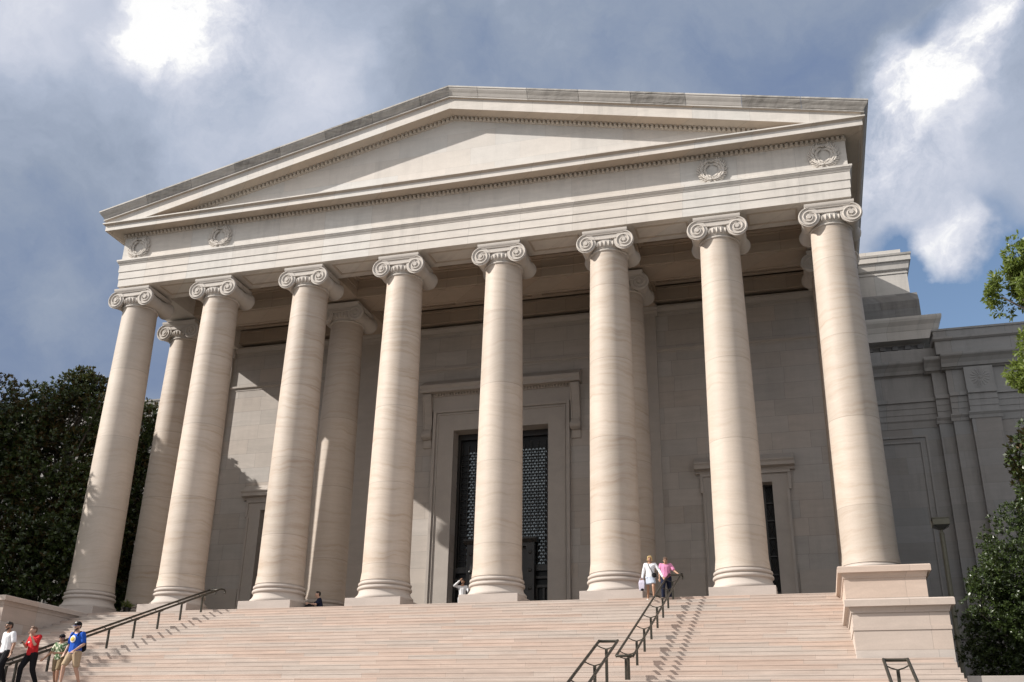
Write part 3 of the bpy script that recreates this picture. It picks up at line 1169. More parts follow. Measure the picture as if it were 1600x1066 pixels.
def wing(sg):
    """wing wall right (+1) or left (-1) of the portico, stepping forward in pilasters"""
    m = MB()
    t = MB()
    p = MB()
    XS = [(17.3, 20.90, 10.0), (20.90, 21.50, 9.72), (21.50, 22.25, 9.45), (22.25, 23.5, 9.20), (23.5, 60.0, 9.45)]
    top = 14.02
    for i, (x0, x1, y) in enumerate(XS):
        X0, X1 = sorted((sg * x0, sg * x1))
        m.box(X0, X1, y, 11.0, -5.0, 9.78)
        if i in (1, 2, 3):                               # pilaster capital ledge
            e = 0.10 if i == 3 else 0.0
            a, b = sorted((sg * (x0 - 0.09), sg * (x1 + e)))
            t.extrude_x([(y + 0.01, 9.46), (y - 0.03, 9.46), (y - 0.05, 9.60), (y - 0.12, 9.72), (y - 0.12, 9.78), (y + 0.01, 9.78)], a, b)
            t.box(a, b, y - 0.08, y + 0.01, -0.25, 0.30)
        else:
            t.extrude_x([(y + 0.01, 9.40), (y - 0.02, 9.40), (y - 0.05, 9.70), (y - 0.10, 9.78), (y + 0.01, 9.78)], X0, X1)
            t.box(X0, X1, y - 0.07, y + 0.01, -0.25, 0.30)
        # architrave bands and frieze follow the pilasters
        yb = 11.0
        for q, (z0, z1) in enumerate(((9.78, 10.06), (10.06, 10.36), (10.36, 10.66), (10.66, 10.84))):
            t.box(X0, X1, y - 0.03 - 0.025 * q - (0.05 if q == 3 else 0), yb, z0, z1)
        t.box(X0, X1, y - 0.01, yb, 10.84, 12.0)
    # cornice: a low run, one break, then the long forward run; blocking course and parapet above
    for q, (x0, x1, y) in enumerate(((17.3, 20.62, 10.0), (20.60, 21.34, 9.74), (21.32, 60.0, 9.36))):
        pr = [(yb, 12.0), (y - 0.02, 12.0), (y - 0.08, 12.06), (y - 0.16, 12.08), (y - 0.20, 12.24), (y - 0.30, 12.42), (y - 0.42, 12.54), (y - 0.44, 12.60), (y - 0.44, 12.70), (yb, 12.80)]
        t.extrude_x(pr, *sorted((sg * x0, sg * x1)))
    t.box(*sorted((sg * 17.3, sg * 21.2)), 9.86, yb, 12.78, 13.36)
    t.box(*sorted((sg * 21.2, sg * 60.0)), 9.30, yb, 12.78, 13.44)
    t.extrude_x([(yb, 13.44), (9.26, 13.44), (9.18, 13.52), (9.18, 13.62), (yb, 13.64)], *sorted((sg * 21.12, sg * 60.0)))
    t.box(*sorted((sg * 21.2, sg * 60.0)), 9.42, yb, 13.64, top)
    t.extrude_x([(yb, top), (9.38, top), (9.38, top + 0.10), (yb, top + 0.12)], *sorted((sg * 21.16, sg * 60.0)))
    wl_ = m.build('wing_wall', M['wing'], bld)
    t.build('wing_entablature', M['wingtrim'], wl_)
    # sunk panel frames
    for (x0, x1, y, z0, z1) in ((17.6, 20.35, 10.0, 1.2, 9.05), (24.2, 27.4, 9.45, 1.2, 9.0), (28.4, 31.6, 9.45, 1.2, 9.0), (32.6, 35.8, 9.45, 1.2, 9.0)):
        for ins, w_ in ((0.0, 0.10), (0.30, 0.06)):
            A, B = x0 + ins, x1 - ins
            for a, b, c_, d in ((A, B, z1 - ins - w_, z1 - ins), (A, A + w_, z0, z1 - ins - w_), (B - w_, B, z0, z1 - ins - w_)):
                q0, q1 = sorted((sg * a, sg * b))
                p.box(q0, q1, y - 0.055, y + 0.005, c_, d)
    p.build('wall_panel_frame', M['wingtrim'], wl_)
    # rosette on the frieze over the pilaster
    r = MB()
    for q in range(16):
        a = 2 * PI * q / 16
        r.ell((sg * 22.9 + 0.28 * math.cos(a), 9.192, 11.45 + 0.28 * math.sin(a)), (0.20, 0.022, 0.045), 7, 5, Matrix.Rotation(-a, 3, 'Y'))
    r.ell((sg * 22.9, 9.19, 11.45), (0.09, 0.03, 0.09), 8, 6)
    r.build('rosette', M['wingtrim'], wl_)
    return wl_


wing(1)
wing(-1)

m = MB()                    # pavilion behind the portico, with its own cornice
m.box(-21.05, 21.05, 12.2, 30.0, 11.0, 14.9)
pav = m.build('pavilion_wall', M['wingtrim'], bld)
m = MB()
bx = 21.05


def ring(m, prof, hw, yf, yb):
    m.sweep_u(prof, hw, yf, yb)


ring(m, [(-0.5, 14.50), (0.05, 14.50), (0.10, 14.56), (0.62, 14.60), (0.64, 14.56), (0.72, 14.56), (0.72, 15.02), (0.74, 15.06), (0.80, 15.30), (0.92, 15.50), (0.95, 15.62), (0.95, 15.74), (-0.5, 15.80)], bx, 12.2, 30.0)
m.build('pavilion_cornice', M['attic'], pav)
m = MB()
for i in range(70):
    x = -20.9 + i * 41.8 / 69
    m.box(x - 0.13, x + 0.13, 12.05, 12.19, 14.28, 14.49)
m.box(-21.04, 21.04, 12.15, 12.195, 14.20, 14.30)
m.build('dentil_course', M['wingtrim'], pav)
m = MB()
m.box(-21.34, 21.34, 13.30, 29.5, 15.80, 17.55)
m.extrude_x([(13.30, 17.55), (13.70, 18.15), (29.0, 18.15), (29.0, 17.55)], -21.34, 21.34)
m.build('attic_step', M['soot'], pav)
m = MB()
m.box(-21.0, 21.0, 13.7, 29.0, 18.152, 19.55)
m.box(-21.03, 21.03, 13.66, 29.02, 19.36, 19.44)
ring(m, [(-0.4, 19.55), (0.05, 19.55), (0.10, 19.62), (0.16, 19.98), (0.26, 20.04), (0.26, 20.32), (0.30, 20.36), (0.33, 20.46), (-0.4, 20.50)], 21.0, 13.7, 29.0)
m.box(-20.86, 20.86, 13.95, 28.0, 20.50, 20.95)
m.build('attic_block', M['attic'], pav)

# ================================================================== ground, stairs
m = MB()
m.box(-900, 900, -900, 900, -8.4, ZL * 2 + 0.11 - 0.0)
tag(m.build('ground', M['paving']), kind='structure')
m = MB()
m.box(18.3, 70, -9.0, 10.5, -7.6, -3.75)
tag(m.build('planting_ground', M['soil']), kind='structure')
m = MB()
m.box(-70, -18.3, -9.0, 10.5, -7.6, -3.0)
tag(m.build('lawn', M['soil']), kind='structure')

m = MB()


def flight(m, x0, x1, y0, z0, n, prev_y):
    """risers and treads down from (y0, z0)"""
    for i in range(n):
        y, zt_ = y0 - i * TT, z0 - i * HT
        yn, zb_ = y - TT, z0 - (i + 1) * HT
        pr = [(y, zt_), (y, zt_ - 0.034), (y + 0.007, zt_ - 0.036), (y + 0.007, zb_), (yn, zb_)]
        for (ya, za), (yb_, zb2) in zip(pr, pr[1:]):
            m.add([(x0, ya, za), (x1, ya, za), (x1, yb_, zb2), (x0, yb_, zb2)], [(0, 3, 2, 1)])
    return y0 - n * TT, z0 - n * HT


KW = 18                                                   # below the pedestals the flight widens
m.add([(-15.46, YS, 0.003), (15.46, YS, 0.003), (15.46, YS + 0.35, 0.003), (-15.46, YS + 0.35, 0.003)], [(0, 1, 2, 3)])
y, z = flight(m, -15.46, 15.46, YS, 0.003, KW, 0)
y, z = flight(m, -17.72, 17.72, y, z, NL - KW, 0)
yl = y - 1.75
m.add([(-17.3, yl, z), (17.3, yl, z), (17.3, y, z), (-17.3, y, z)], [(0, 1, 2, 3)])
yb, zb = flight(m, -17.3, 17.3, yl, z, NL - 1, 0)
for sg in (-1, 1):                                        # solid ends of the flights
    X = sg * 17.72
    pts = [(X, YS - KW * TT, -KW * HT)]
    for i in range(KW, NL):
        pts += [(X, YS - i * TT, -(i + 1) * HT), (X, YS - (i + 1) * TT, -(i + 1) * HT)]
    pts += [(X, YS - NL * TT, -8.2), (X, YS - KW * TT, -8.2)]
    m.add(pts, [tuple(range(len(pts)))])
    X = sg * 17.30
    pts = [(X, YS - NL * TT, -NL * HT), (X, yl, -NL * HT)]
    for i in range(NL - 1):
        pts += [(X, yl - i * TT, -NL * HT - (i + 1) * HT), (X, yl - (i + 1) * TT, -NL * HT - (i + 1) * HT)]
    pts += [(X, yl - (NL - 1) * TT, -8.2), (X, YS - NL * TT, -8.2)]
    m.add(pts, [tuple(range(len(pts)))])
stairs = tag(m.build('stairs', M['stairs']), kind='structure')
YLAND = y

# pedestals flanking the stairs


def pedestal(sg, label):
    e = empty('stair_pedestal', (sg * 16.55, -1.5, ZL))
    tag(e, label, 'pedestal', 'stepped pedestals flanking the stairs')
    iv = Matrix.Translation((-sg * 16.55, 1.5, -ZL))

    def blk(name, x0, x1, yf, yb, z0, zt_, capn, second):
        X = sorted((sg * x0, sg * x1))
        b = MB()
        b.box(X[0], X[1], yf, yb, z0, zt_ - 0.36)
        if second:
            b.box(X[0] - 0.02, X[1] + 0.02, yf - 0.02, yb, zt_ - 0.80, zt_ - 0.70)
        o1 = b.build(name, M['cheek'], e)
        o1.matrix_parent_inverse = iv
        cmb = MB()
        pr = [(0.0, zt_ - 0.36), (0.025, zt_ - 0.355), (0.03, zt_ - 0.30), (0.06, zt_ - 0.235), (0.075, zt_ - 0.20), (0.165, zt_ - 0.195), (0.165, zt_ - 0.03), (0.14, zt_)]
        vs, fs = [], []
        for d, zz in pr:
            vs += [(X[0] - d, yf - d, zz), (X[1] + d, yf - d, zz), (X[1] + d, yb, zz), (X[0] - d, yb, zz)]
        for i in range(len(pr) - 1):
            for q in range(4):
                q2 = (q + 1) % 4
                fs.append((i * 4 + q, i * 4 + q2, i * 4 + 4 + q2, i * 4 + 4 + q))
        fs += [(3, 2, 1, 0), tuple(range(len(pr) * 4 - 4, len(pr) * 4))]
        cmb.add(vs, fs)
        o2 = cmb.build(capn, M['cheek'], o1)
        return o1

    blk('upper_block', 15.36, 17.70, -6.38, -1.45, -8.2, 0.0, 'cap_moulding', False)
    blk('lower_block', 15.36, 17.78, -9.95, -6.40, -8.2, -1.54, 'cap_moulding', True)
    return e


pedestal(-1, 'stepped pink stone pedestal left of the stairs, in tree shade below the leftmost column')
pedestal(1, 'stepped pink stone pedestal right of the stairs, in full sun below the rightmost column')

# low walls beyond the pedestals
for sg, lab in ((1, 'low stone wall at the foot of the dark shrub right of the stairs'), (-1, 'low stone wall left of the stairs under the magnolias')):
    m = MB()
    X = sorted((sg * 18.02, sg * 60))
    m.box(X[0], X[1], -9.6, -9.2, -7.6, -3.66)
    e = m.build('retaining_wall', M['cheek'])
    m2 = MB()
    m2.box(X[0], X[1], -9.68, -9.12, -3.66, -3.48)
    m2.build('coping', M['cheek'], e, bevel=0.01)
    tag(e, lab, 'wall', 'low walls beside the stairs')


# ------------------------------------------------------------------ handrails
def step_z(yy):
    if yy >= YS:
        return 0.0
    k = math.floor((YS - yy) / TT - 1e-6) + 1
    return -min(k, NL) * HT


def handrail(label, x, ya, za, yb_, zb_, posts, foot, loop_top=False, loop_bot=False):
    """two parallel bronze rails on a row of posts, running down the stairs"""
    e = empty('handrail', (x, ya, foot(ya)))
    tag(e, label, 'handrail', 'double bronze handrails on the stairs')
    iv = Matrix.Translation((-x, -ya, -foot(ya)))

    def ch(o_):
        o_.matrix_parent_inverse = iv
        return o_
    g = 0.225
    d = Vector((0, yb_ - ya, zb_ - za)).normalized()
    for s in (-1, 1):
        mm = MB()
        pts = [(x + s * g, ya, za)]
        if loop_top:
            pts = [(x + s * g, ya + 0.46, za - 0.10), (x + s * g, ya + 0.50, za - 0.01), (x + s * g, ya + 0.42, za + 0.06), (x + s * g, ya + 0.2, za + 0.05)] + pts
        for i in range(1, 8):
            t = i / 7
            pts.append((x + s * g, ya + (yb_ - ya) * t, za + (zb_ - za) * t))
        mm.tube(pts, 0.032, 10)
        up = Vector((0, -d.z, d.y)) * (-1 if d.y < 0 else 1)
        mm.tube([Vector(p) + Vector((0, 0, -0.040)) for p in pts[(4 if loop_top else 0):]], 0.012, 6)
        ch(mm.build('rail', M['rail'], e, smooth=40))
    for end, yy, zz in (('t', ya, za), ('b', yb_, zb_)):
        mm = MB()
        q = [(x - g, yy, zz - 0.01), (x - g * 0.6, yy + (0.02 if end == 't' else -0.03), zz - 0.012), (x + g * 0.6, yy + (0.02 if end == 't' else -0.03), zz - 0.012), (x + g, yy, zz - 0.01)]
        mm.tube(q, 0.034, 8)
        ch(mm.build('end_bar', M['rail'], e, smooth=40))
    for yy in posts:
        zr = za + (zb_ - za) * (yy - ya) / (yb_ - ya)
        mm = MB()
        mm.box(x - 0.032, x + 0.032, yy - 0.032, yy + 0.032, foot(yy) + 0.002, zr - 0.11)
        po = ch(mm.build('post', M['rail'], e, bevel=0.006))
        m3 = MB()
        for s in (-1, 1):
            m3.tube([(x, yy, zr - 0.125), (x + s * 0.12, yy, zr - 0.09), (x + s * g, yy, zr - 0.035)], 0.014, 6)
        m3.build('bracket', M['rail'], po)
    return e


pk = [YS - (1 + 3 * i - 0.5) * TT for i in range(8)]
zr0 = lambda yy: 0.98 + (yy - (YS + 0.6)) * (HT / TT) - 0.05
for sg, lab in ((-1, 'double bronze handrail in leaf shade left of the wide stairs, rising behind the walkers'), (1, 'long upper double bronze handrail right of centre that the woman in white holds')):
    handrail(lab, sg * 9.6, YS + 0.55, zr0(YS + 0.55), -12.25, zr0(-12.25), pk + [-12.1], step_z, loop_top=True)
zlow = lambda yy: -3.04 + (yy + 14.5) * (HT / TT)


def foot_low(yy):
    if yy > yl:
        return ZL
    return ZL - (math.floor((yl - yy) / TT - 1e-6) + 1) * HT


for xx, ya, za_, lab in ((9.6, -14.45, -3.04, 'short lower double bronze handrail at the bottom edge, below the long one'),
                         (15.83, -17.0, -3.80, 'double bronze handrail end with a forked post, in front of the sunlit pedestal'),
                         (-9.6, -14.45, -3.04, 'lower bronze handrail at the left edge beside the man in white')):
    ze = za_ - (HT / TT) * (6.2 if xx > 0 else 5)
    handrail(lab, xx, ya, za_, ya - (6.2 if xx > 0 else 5), ze, [ya - 0.28 - i * 3 * TT for i in range(4)], foot_low)

# ------------------------------------------------------------------ lamp post
lx, ly, lz = 19.36, 2.0, -3.75
e = empty('lamp_post', (lx, ly, lz))
tag(e, 'slender dark lamp post with a box shaped head between pedestal and shrub', 'lamp post')
m = MB()
m.lathe([(0.14, 0.004), (0.14, 0.3), (0.095, 0.36), (0.085, 6.46), (0.05, 6.48), (0.05, 6.60)], n=20)
m.build('pole', M['lamp'], e, smooth=40)
m = MB()
m.box(-0.30, 0.30, -0.30, 0.30, 6.72, 6.96)
hd = m.build('lamp_head', M['lamp'], e, bevel=0.012)
m = MB()
m.box(-0.315, 0.315, -0.315, 0.315, 6.965, 6.995)
m.build('lid', M['lamp'], hd)
m = MB()
m.add([(-0.29, -0.29, 6.718), (0.29, -0.29, 6.718), (0.29, 0.29, 6.718), (-0.29, 0.29, 6.718), (-0.12, -0.12, 6.60), (0.12, -0.12, 6.60), (0.12, 0.12, 6.60), (-0.12, 0.12, 6.60)],
      [(0, 1, 2, 3), (4, 7, 6, 5), (0, 4, 5, 1), (1, 5, 6, 2), (2, 6, 7, 3), (3, 7, 4, 0)])
m.build('lens', M['lens'], hd)

# planter beside the left columns
e = empty('planter', (-16.05, 2.05, 0))
tag(e, 'small dark planter with yellow green leaves between the two leftmost columns', 'planter')
m = MB()
m.lathe([(0.13, 0.004), (0.17, 0.75), (0.19, 0.75), (0.19, 0.80), (0.15, 0.80), (0.14, 0.72)], n=20)
m.build('pot', M['bronze'], e, smooth=40)

# ================================================================== foliage
M['magnolia'] = leaf_mat('magnolia_leaf', (0.017, 0.029, 0.008), (0.075, 0.105, 0.025), (0.10, 0.062, 0.026), rough=0.37, trans=0.10)
M['shrubleaf'] = leaf_mat('glossy_shrub_leaf', (0.016, 0.028, 0.008), (0.065, 0.095, 0.022), (0.05, 0.06, 0.02), rough=0.36, trans=0.10)
M['oakleaf'] = leaf_mat('fresh_leaf', (0.06, 0.09, 0.014), (0.18, 0.23, 0.045), (0.12, 0.15, 0.04), rough=0.45, trans=0.28)
M['potleaf'] = leaf_mat('potted_leaf', (0.10, 0.14, 0.03), (0.25, 0.30, 0.08), (0.2, 0.25, 0.07), rough=0.5, trans=0.2)


def rand_noise3(rng, n=26):
    """cheap smooth noise: sum of random plane waves"""
    K = rng.normal(size=(n, 3))
    K /= np.linalg.norm(K, axis=1)[:, None]
    K *= rng.uniform(0.6, 3.0, size=(n, 1))
    ph = rng.uniform(0, 6.28, n)
    return lambda P: np.sin(P @ K.T + ph).sum(1) / math.sqrt(n / 2)


def leaves_mesh(name, C, N, rng, per, ll, lw, mat, parent, spread=0.9, tone=None, droop=0.0):
    """rosettes of leaves: C centres, N axis of each twig"""
    n = len(C)
    A = N / np.linalg.norm(N, axis=1)[:, None]
    ref = np.where(np.abs(A[:, 2:3]) < 0.9, np.array([[0, 0, 1.0]]), np.array([[1.0, 0, 0]]))
    U = np.cross(A, ref)
    U /= np.linalg.norm(U, axis=1)[:, None]
    V = np.cross(A, U)
    vs = []
    for q in range(per):
        a = 2 * PI * q / per + rng.uniform(0, 6.28, n)
        rad = U * np.cos(a)[:, None] + V * np.sin(a)[:, None]
        sp = rng.uniform(spread * 0.5, spread * 1.3, n)[:, None]
        D = A * np.cos(sp) + rad * np.sin(sp)
        D[:, 2] -= droop * rng.uniform(0.3, 1.0, n)
        D /= np.linalg.norm(D, axis=1)[:, None]
        Wd = np.cross(D, A + rng.normal(scale=0.25, size=(n, 3)))
        Wd /= np.linalg.norm(Wd, axis=1)[:, None] + 1e-9
        Nn = np.cross(Wd, D)
        Nn *= np.sign((Nn * A).sum(1))[:, None]
        L = ll * rng.uniform(0.7, 1.25, n)[:, None]
        w = lw * rng.uniform(0.8, 1.2, n)[:, None]
        P0 = C + A * (ll * rng.uniform(-0.45, 0.25, n))[:, None] + D * 0.03
        bend = Nn * L * 0.10
        quad = np.stack([P0, P0 + D * L * 0.50 - Wd * w * 0.5 + bend * 1.2, P0 + D * L, P0 + D * L * 0.50 + Wd * w * 0.5 + bend * 1.2], 1)
        # consistent winding so the glossy side looks along the twig
        nrm = np.cross(quad[:, 1] - quad[:, 0], quad[:, 3] - quad[:, 0])
        flip = (nrm * Nn).sum(1) < 0
        quad[flip] = quad[flip][:, ::-1]
        vs.append(quad)
    Q = np.concatenate(vs, 0)
    F = len(Q)
    me_ = bpy.data.meshes.new(name)
    me_.vertices.add(F * 4)
    me_.vertices.foreach_set('co', Q.reshape(-1).astype(np.float32))
    me_.loops.add(F * 4)
    me_.loops.foreach_set('vertex_index', np.arange(F * 4, dtype=np.int32))
    me_.polygons.add(F)
    me_.polygons.foreach_set('loop_start', np.arange(0, F * 4, 4, dtype=np.int32))
    me_.polygons.foreach_set('loop_total', np.full(F, 4, dtype=np.int32))
    at = me_.attributes.new('tone', 'FLOAT', 'FACE')
    at.data.foreach_set('value', np.clip(rng.beta(1.6, 2.6, F), 0, 1).astype(np.float32))
    me_.update()
    me_.validate()
    me_.materials.append(mat)
    o_ = bpy.data.objects.new(name, me_)
    COL.objects.link(o_)
    o_.parent = parent
    return o_


def tree(name, label, cat, base, lobes, clusters, per, ll, lw, mat, seed, trunk_r=0.25, group=None, gap=-0.35, shell=0.55, up=0.5, trunk_to=None, spread=0.9):
    """tapered trunk with limbs into each lobe, leaf rosettes through the lobes' outer volume (coordinates relative to base)"""
    rng = np.random.default_rng(seed)
    e_ = empty(name, base)
    tag(e_, label, cat, group)
    tm = MB()
    top = Vector(trunk_to) if trunk_to else Vector((0, 0, max(l[0][2] for l in lobes) * 0.85))
    pts = [Vector((0, 0, -0.1))]
    for i in range(1, 9):
        t = i / 8
        pts.append(top * t + Vector((rng.normal() * 0.10, rng.normal() * 0.10, 0)))
    tm.tube(pts, trunk_r, 12, trunk_r * 0.22)
    for (c, r) in lobes:
        c = Vector(c)
        t = min(0.9, max(0.25, (c.z - r[2] * 0.6) / max(top.z, 0.1) * 0.8))
        s0 = top * t
        for q in range(3):
            tgt = c + Vector((rng.normal() * r[0] * 0.45, rng.normal() * r[1] * 0.45, rng.normal() * r[2] * 0.45))
            mid = (s0 + tgt) / 2 + Vector((0, 0, -0.15 * (tgt - s0).length * 0.5))
            tm.tube([s0, s0.lerp(mid, 0.6), mid.lerp(tgt, 0.3), tgt], trunk_r * 0.32, 7, trunk_r * 0.06)
    tm.build('trunk', M['bark'], e_, smooth=60)
    nf = rand_noise3(rng)
    Cs, Ns = [], []
    vol = [l[1][0] * l[1][1] * l[1][2] for l in lobes]
    tot = sum(vv ** (2 / 3) for vv in vol)
    for (c, r), vv in zip(lobes, vol):
        n = int(clusters * vv ** (2 / 3) / tot)
        d = rng.normal(size=(n, 3))
        d /= np.linalg.norm(d, axis=1)[:, None]
        rad = rng.uniform(shell ** 3, 1.0, n) ** (1 / 3)
        wob = 1 + 0.16 * np.clip(nf(d * 2.0 + np.array(c)), -1.5, 1.2)
        P = np.array(c) + d * rad[:, None] * np.array(r) * wob[:, None]
        keep = nf(P * (1.5 / max(0.6, min(r) * 0.6))) > gap
        P, d = P[keep], d[keep]
        Cs.append(P)
        Ns.append(d + np.array([0, 0, up]) + rng.normal(scale=0.45, size=d.shape))
    leaves_mesh('crown', np.concatenate(Cs), np.concatenate(Ns), rng, per, ll, lw, mat, e_, spread=spread)
    return e_


# left magnolias, in front of the left wing
MG = 'magnolias left of the portico'
tree('magnolia_tree', 'dark glossy magnolia at the left edge with an open, thin top', 'tree', (-27.6, 2.0, -3.0),
     [((0.2, 0, 5.0), (4.2, 3.8, 4.6)), ((-0.6, 0.3, 10.2), (3.6, 3.2, 4.0)), ((1.5, -0.6, 14.2), (1.5, 1.5, 2.0)), ((-1.6, 0.4, 13.8), (1.5, 1.4, 1.9)), ((2.6, 0.4, 12.4), (2.0, 2.0, 2.4))],
     13000, 9, 0.21, 0.095, M['magnolia'], 11, 0.34, MG, gap=-0.75, shell=0.25)
tree('magnolia_tree', 'dense dark magnolia directly left of the leftmost column, broad topped', 'tree', (-22.6, 3.6, -3.0),
     [((0.0, 0, 5.0), (3.4, 3.2, 4.8)), ((-0.2, 0.2, 10.2), (3.3, 3.0, 3.8)), ((0.5, 0.2, 14.3), (2.5, 2.3, 2.3)), ((-2.4, 0.0, 14.0), (1.7, 1.7, 2.1)), ((1.8, 0.0, 8.0), (2.2, 2.4, 3.4)), ((0.2, 0.0, 15.7), (1.2, 1.2, 1.1))],
     14000, 9, 0.21, 0.095, M['magnolia'], 23, 0.34, MG, gap=-0.8, shell=0.25)
tree('magnolia_tree', 'smaller dark magnolia seen between the two leftmost columns', 'tree', (-20.3, 6.6, -3.0),
     [((0.0, 0, 4.5), (2.4, 2.0, 4.2)), ((0.3, 0.0, 9.4), (2.3, 1.8, 3.6)), ((0.3, 0.0, 13.4), (1.8, 1.5, 2.6))],
     6500, 9, 0.21, 0.095, M['magnolia'], 31, 0.26, MG, gap=-0.7, shell=0.25)
tree('magnolia_tree', 'tall magnolia outside the left edge that shades the leftmost column', 'tree', (-26.2, -2.6, -3.0),
     [((-0.6, 1.4, 12.2), (2.5, 2.6, 5.2)), ((0.2, -1.6, 10.0), (2.7, 2.4, 4.6)), ((0.0, 0.0, 5.0), (3.0, 4.0, 4.4)), ((-1.8, 1.6, 17.2), (2.0, 2.4, 3.2)), ((0.0, -4.4, 8.0), (2.2, 1.8, 3.2))],
     15000, 9, 0.25, 0.12, M['magnolia'], 37, 0.36, MG, gap=-0.95, shell=0.2)
tree('magnolia_tree', 'lower magnolia outside the left edge that dapples the stairs', 'tree', (-24.0, -13.5, -7.7),
     [((0.0, 1.6, 10.6), (2.8, 3.0, 3.4)), ((0.2, -1.6, 12.2), (2.6, 3.2, 3.6)), ((0.0, -4.6, 12.4), (2.2, 2.0, 3.0))],
     2800, 8, 0.25, 0.12, M['magnolia'], 38, 0.3, MG, gap=-0.15, shell=0.2)
# right
tree('magnolia_shrub', 'big glossy dark green magnolia shrub right of the lamp post', 'shrub', (21.6, -2.2, -4.05),
     [((0.0, 0, 2.2), (2.4, 2.0, 2.5)), ((0.2, 0.1, 4.6), (2.0, 1.8, 2.2)), ((0.9, 0.2, 5.8), (1.3, 1.3, 1.3)), ((-1.55, -0.3, 4.0), (0.8, 0.8, 0.7)), ((-1.4, -0.2, 2.6), (1.0, 0.9, 1.2))],
     15000, 9, 0.115, 0.052, M['shrubleaf'], 41, 0.16, None, gap=-0.8, shell=0.45)
tree('magnolia_tree', 'dark leaved magnolia top at the right edge above the glossy shrub', 'tree', (24.1, 1.5, -3.75),
     [((0.0, 0, 6.5), (2.0, 1.8, 2.2)), ((-0.5, 0, 8.8), (1.4, 1.3, 1.7)), ((-1.3, 0, 7.4), (0.9, 0.9, 1.4))],
     4200, 9, 0.19, 0.08, M['magnolia'], 43, 0.2, None, gap=-0.6, shell=0.3)
tree('oak_tree', 'sunlit bright green branches reaching in from the right edge against the sky', 'tree', (24.92, -12.0, -8.66),
     [((-4.15, 0, 15.45), (0.55, 0.7, 0.85)), ((-4.72, 0.1, 14.75), (0.66, 0.8, 0.62)), ((-4.2, 0.0, 14.95), (0.6, 0.8, 0.6)), ((-4.2, 0.0, 13.1), (0.55, 0.7, 0.72)), ((-4.62, -0.1, 12.35), (0.48, 0.6, 0.40)), ((-4.0, 0.0, 12.6), (0.5, 0.6, 0.6)), ((-3.75, 0.0, 14.1), (0.5, 0.6, 0.7)),
      ((-3.4, 0, 15.2), (0.8, 0.9, 1.7)), ((-3.3, 0, 12.9), (0.9, 1.0, 1.3)), ((-1.0, 0, 15.5), (2.2, 2.4, 3.2)), ((-0.6, 0.3, 12.0), (2.4, 2.6, 2.4))],
     15500, 8, 0.15, 0.062, M['oakleaf'], 53, 0.34, None, gap=-0.45, shell=0.15, up=0.2, spread=1.1)
rngp = np.random.default_rng(5)
Cp = np.array([[0.0, 0.0, 0.86]]) + rngp.normal(scale=(0.08, 0.08, 0.08), size=(26, 3))
leaves_mesh('leaves', Cp, rngp.normal(scale=0.5, size=(26, 3)) + np.array([0, 0, 1.0]), rngp, 6, 0.20, 0.05, M['potleaf'], bpy.data.objects['planter'])

# PEOPLE_START
# ================================================================== people
M['skin_light'] = plain('light_skin', (0.48, 0.29, 0.21), rough=0.55, var=0.06, scale=20, bump=0)
M['skin_tan'] = plain('tanned_skin', (0.36, 0.20, 0.13), rough=0.55, var=0.06, scale=20, bump=0)
M['hair_dark'] = plain('dark_hair', (0.020, 0.014, 0.010), rough=0.5, var=0.4, scale=60)
M['hair_blond'] = plain('blond_hair', (0.52, 0.37, 0.17), rough=0.5, var=0.3, scale=50)
M['hair_grey'] = plain('brown_grey_hair', (0.16, 0.10, 0.07), rough=0.6, var=0.3, scale=60)
M['white_cloth'] = cloth('white_cotton', (0.74, 0.74, 0.76))
M['red_cloth'] = cloth('red_cotton', (0.52, 0.025, 0.03))
M['blue_cloth'] = cloth('royal_blue_cotton', (0.018, 0.085, 0.42))
M['black_cloth'] = cloth('black_cloth', (0.012, 0.012, 0.014))
M['navy_cloth'] = cloth('navy_cloth', (0.012, 0.016, 0.036))
M['khaki_cloth'] = cloth('khaki_cloth', (0.40, 0.30, 0.20))
M['dkkhaki_cloth'] = cloth('dark_khaki_cloth', (0.22, 0.165, 0.10))
M['pink_cloth'] = cloth('pink_cotton', (0.62, 0.24, 0.40))
M['lav_cloth'] = cloth('pale_lavender_linen', (0.52, 0.49, 0.58))
M['pale_cloth'] = cloth('pale_grey_denim', (0.42, 0.46, 0.54))
M['print_cloth'] = print_cloth('green_leaf_print', (0.05, 0.13, 0.035), (0.55, 0.56, 0.42), (0.010, 0.020, 0.012))
M['sole'] = plain('shoe', (0.30, 0.29, 0.28), rough=0.7, var=0.1)
M['emblem_white'] = plain('emblem_white', (0.75, 0.74, 0.70), rough=0.8, var=0.04, bump=0)
M['emblem_gold'] = plain('emblem_gold', (0.62, 0.42, 0.06), rough=0.8, var=0.04, bump=0)
M['glass_dark'] = plain('dark_lens', (0.010, 0.010, 0.012), rough=0.15, var=0, bump=0)
M['glass_blue'] = plain('mirrored_blue_lens', (0.03, 0.10, 0.30), rough=0.12, var=0, bump=0, spec=0.9)

JOINTS = dict(pelvis=(0, 0, 0.95), belly=(0, 0, 1.12), chest=(0, 0, 1.31), neck=(0, 0.01, 1.47), head=(0, -0.015, 1.62),
              sh_a=(-0.185, 0.01, 1.41), el_a=(-0.245, 0.03, 1.13), wr_a=(-0.25, -0.05, 0.88), sh_b=(0.185, 0.01, 1.41), el_b=(0.245, 0.03, 1.13), wr_b=(0.25, -0.05, 0.88),
              hip_a=(-0.095, 0, 0.91), kn_a=(-0.11, -0.02, 0.49), an_a=(-0.115, 0.02, 0.09), hip_b=(0.095, 0, 0.91), kn_b=(0.11, -0.02, 0.49), an_b=(0.115, 0.02, 0.09))


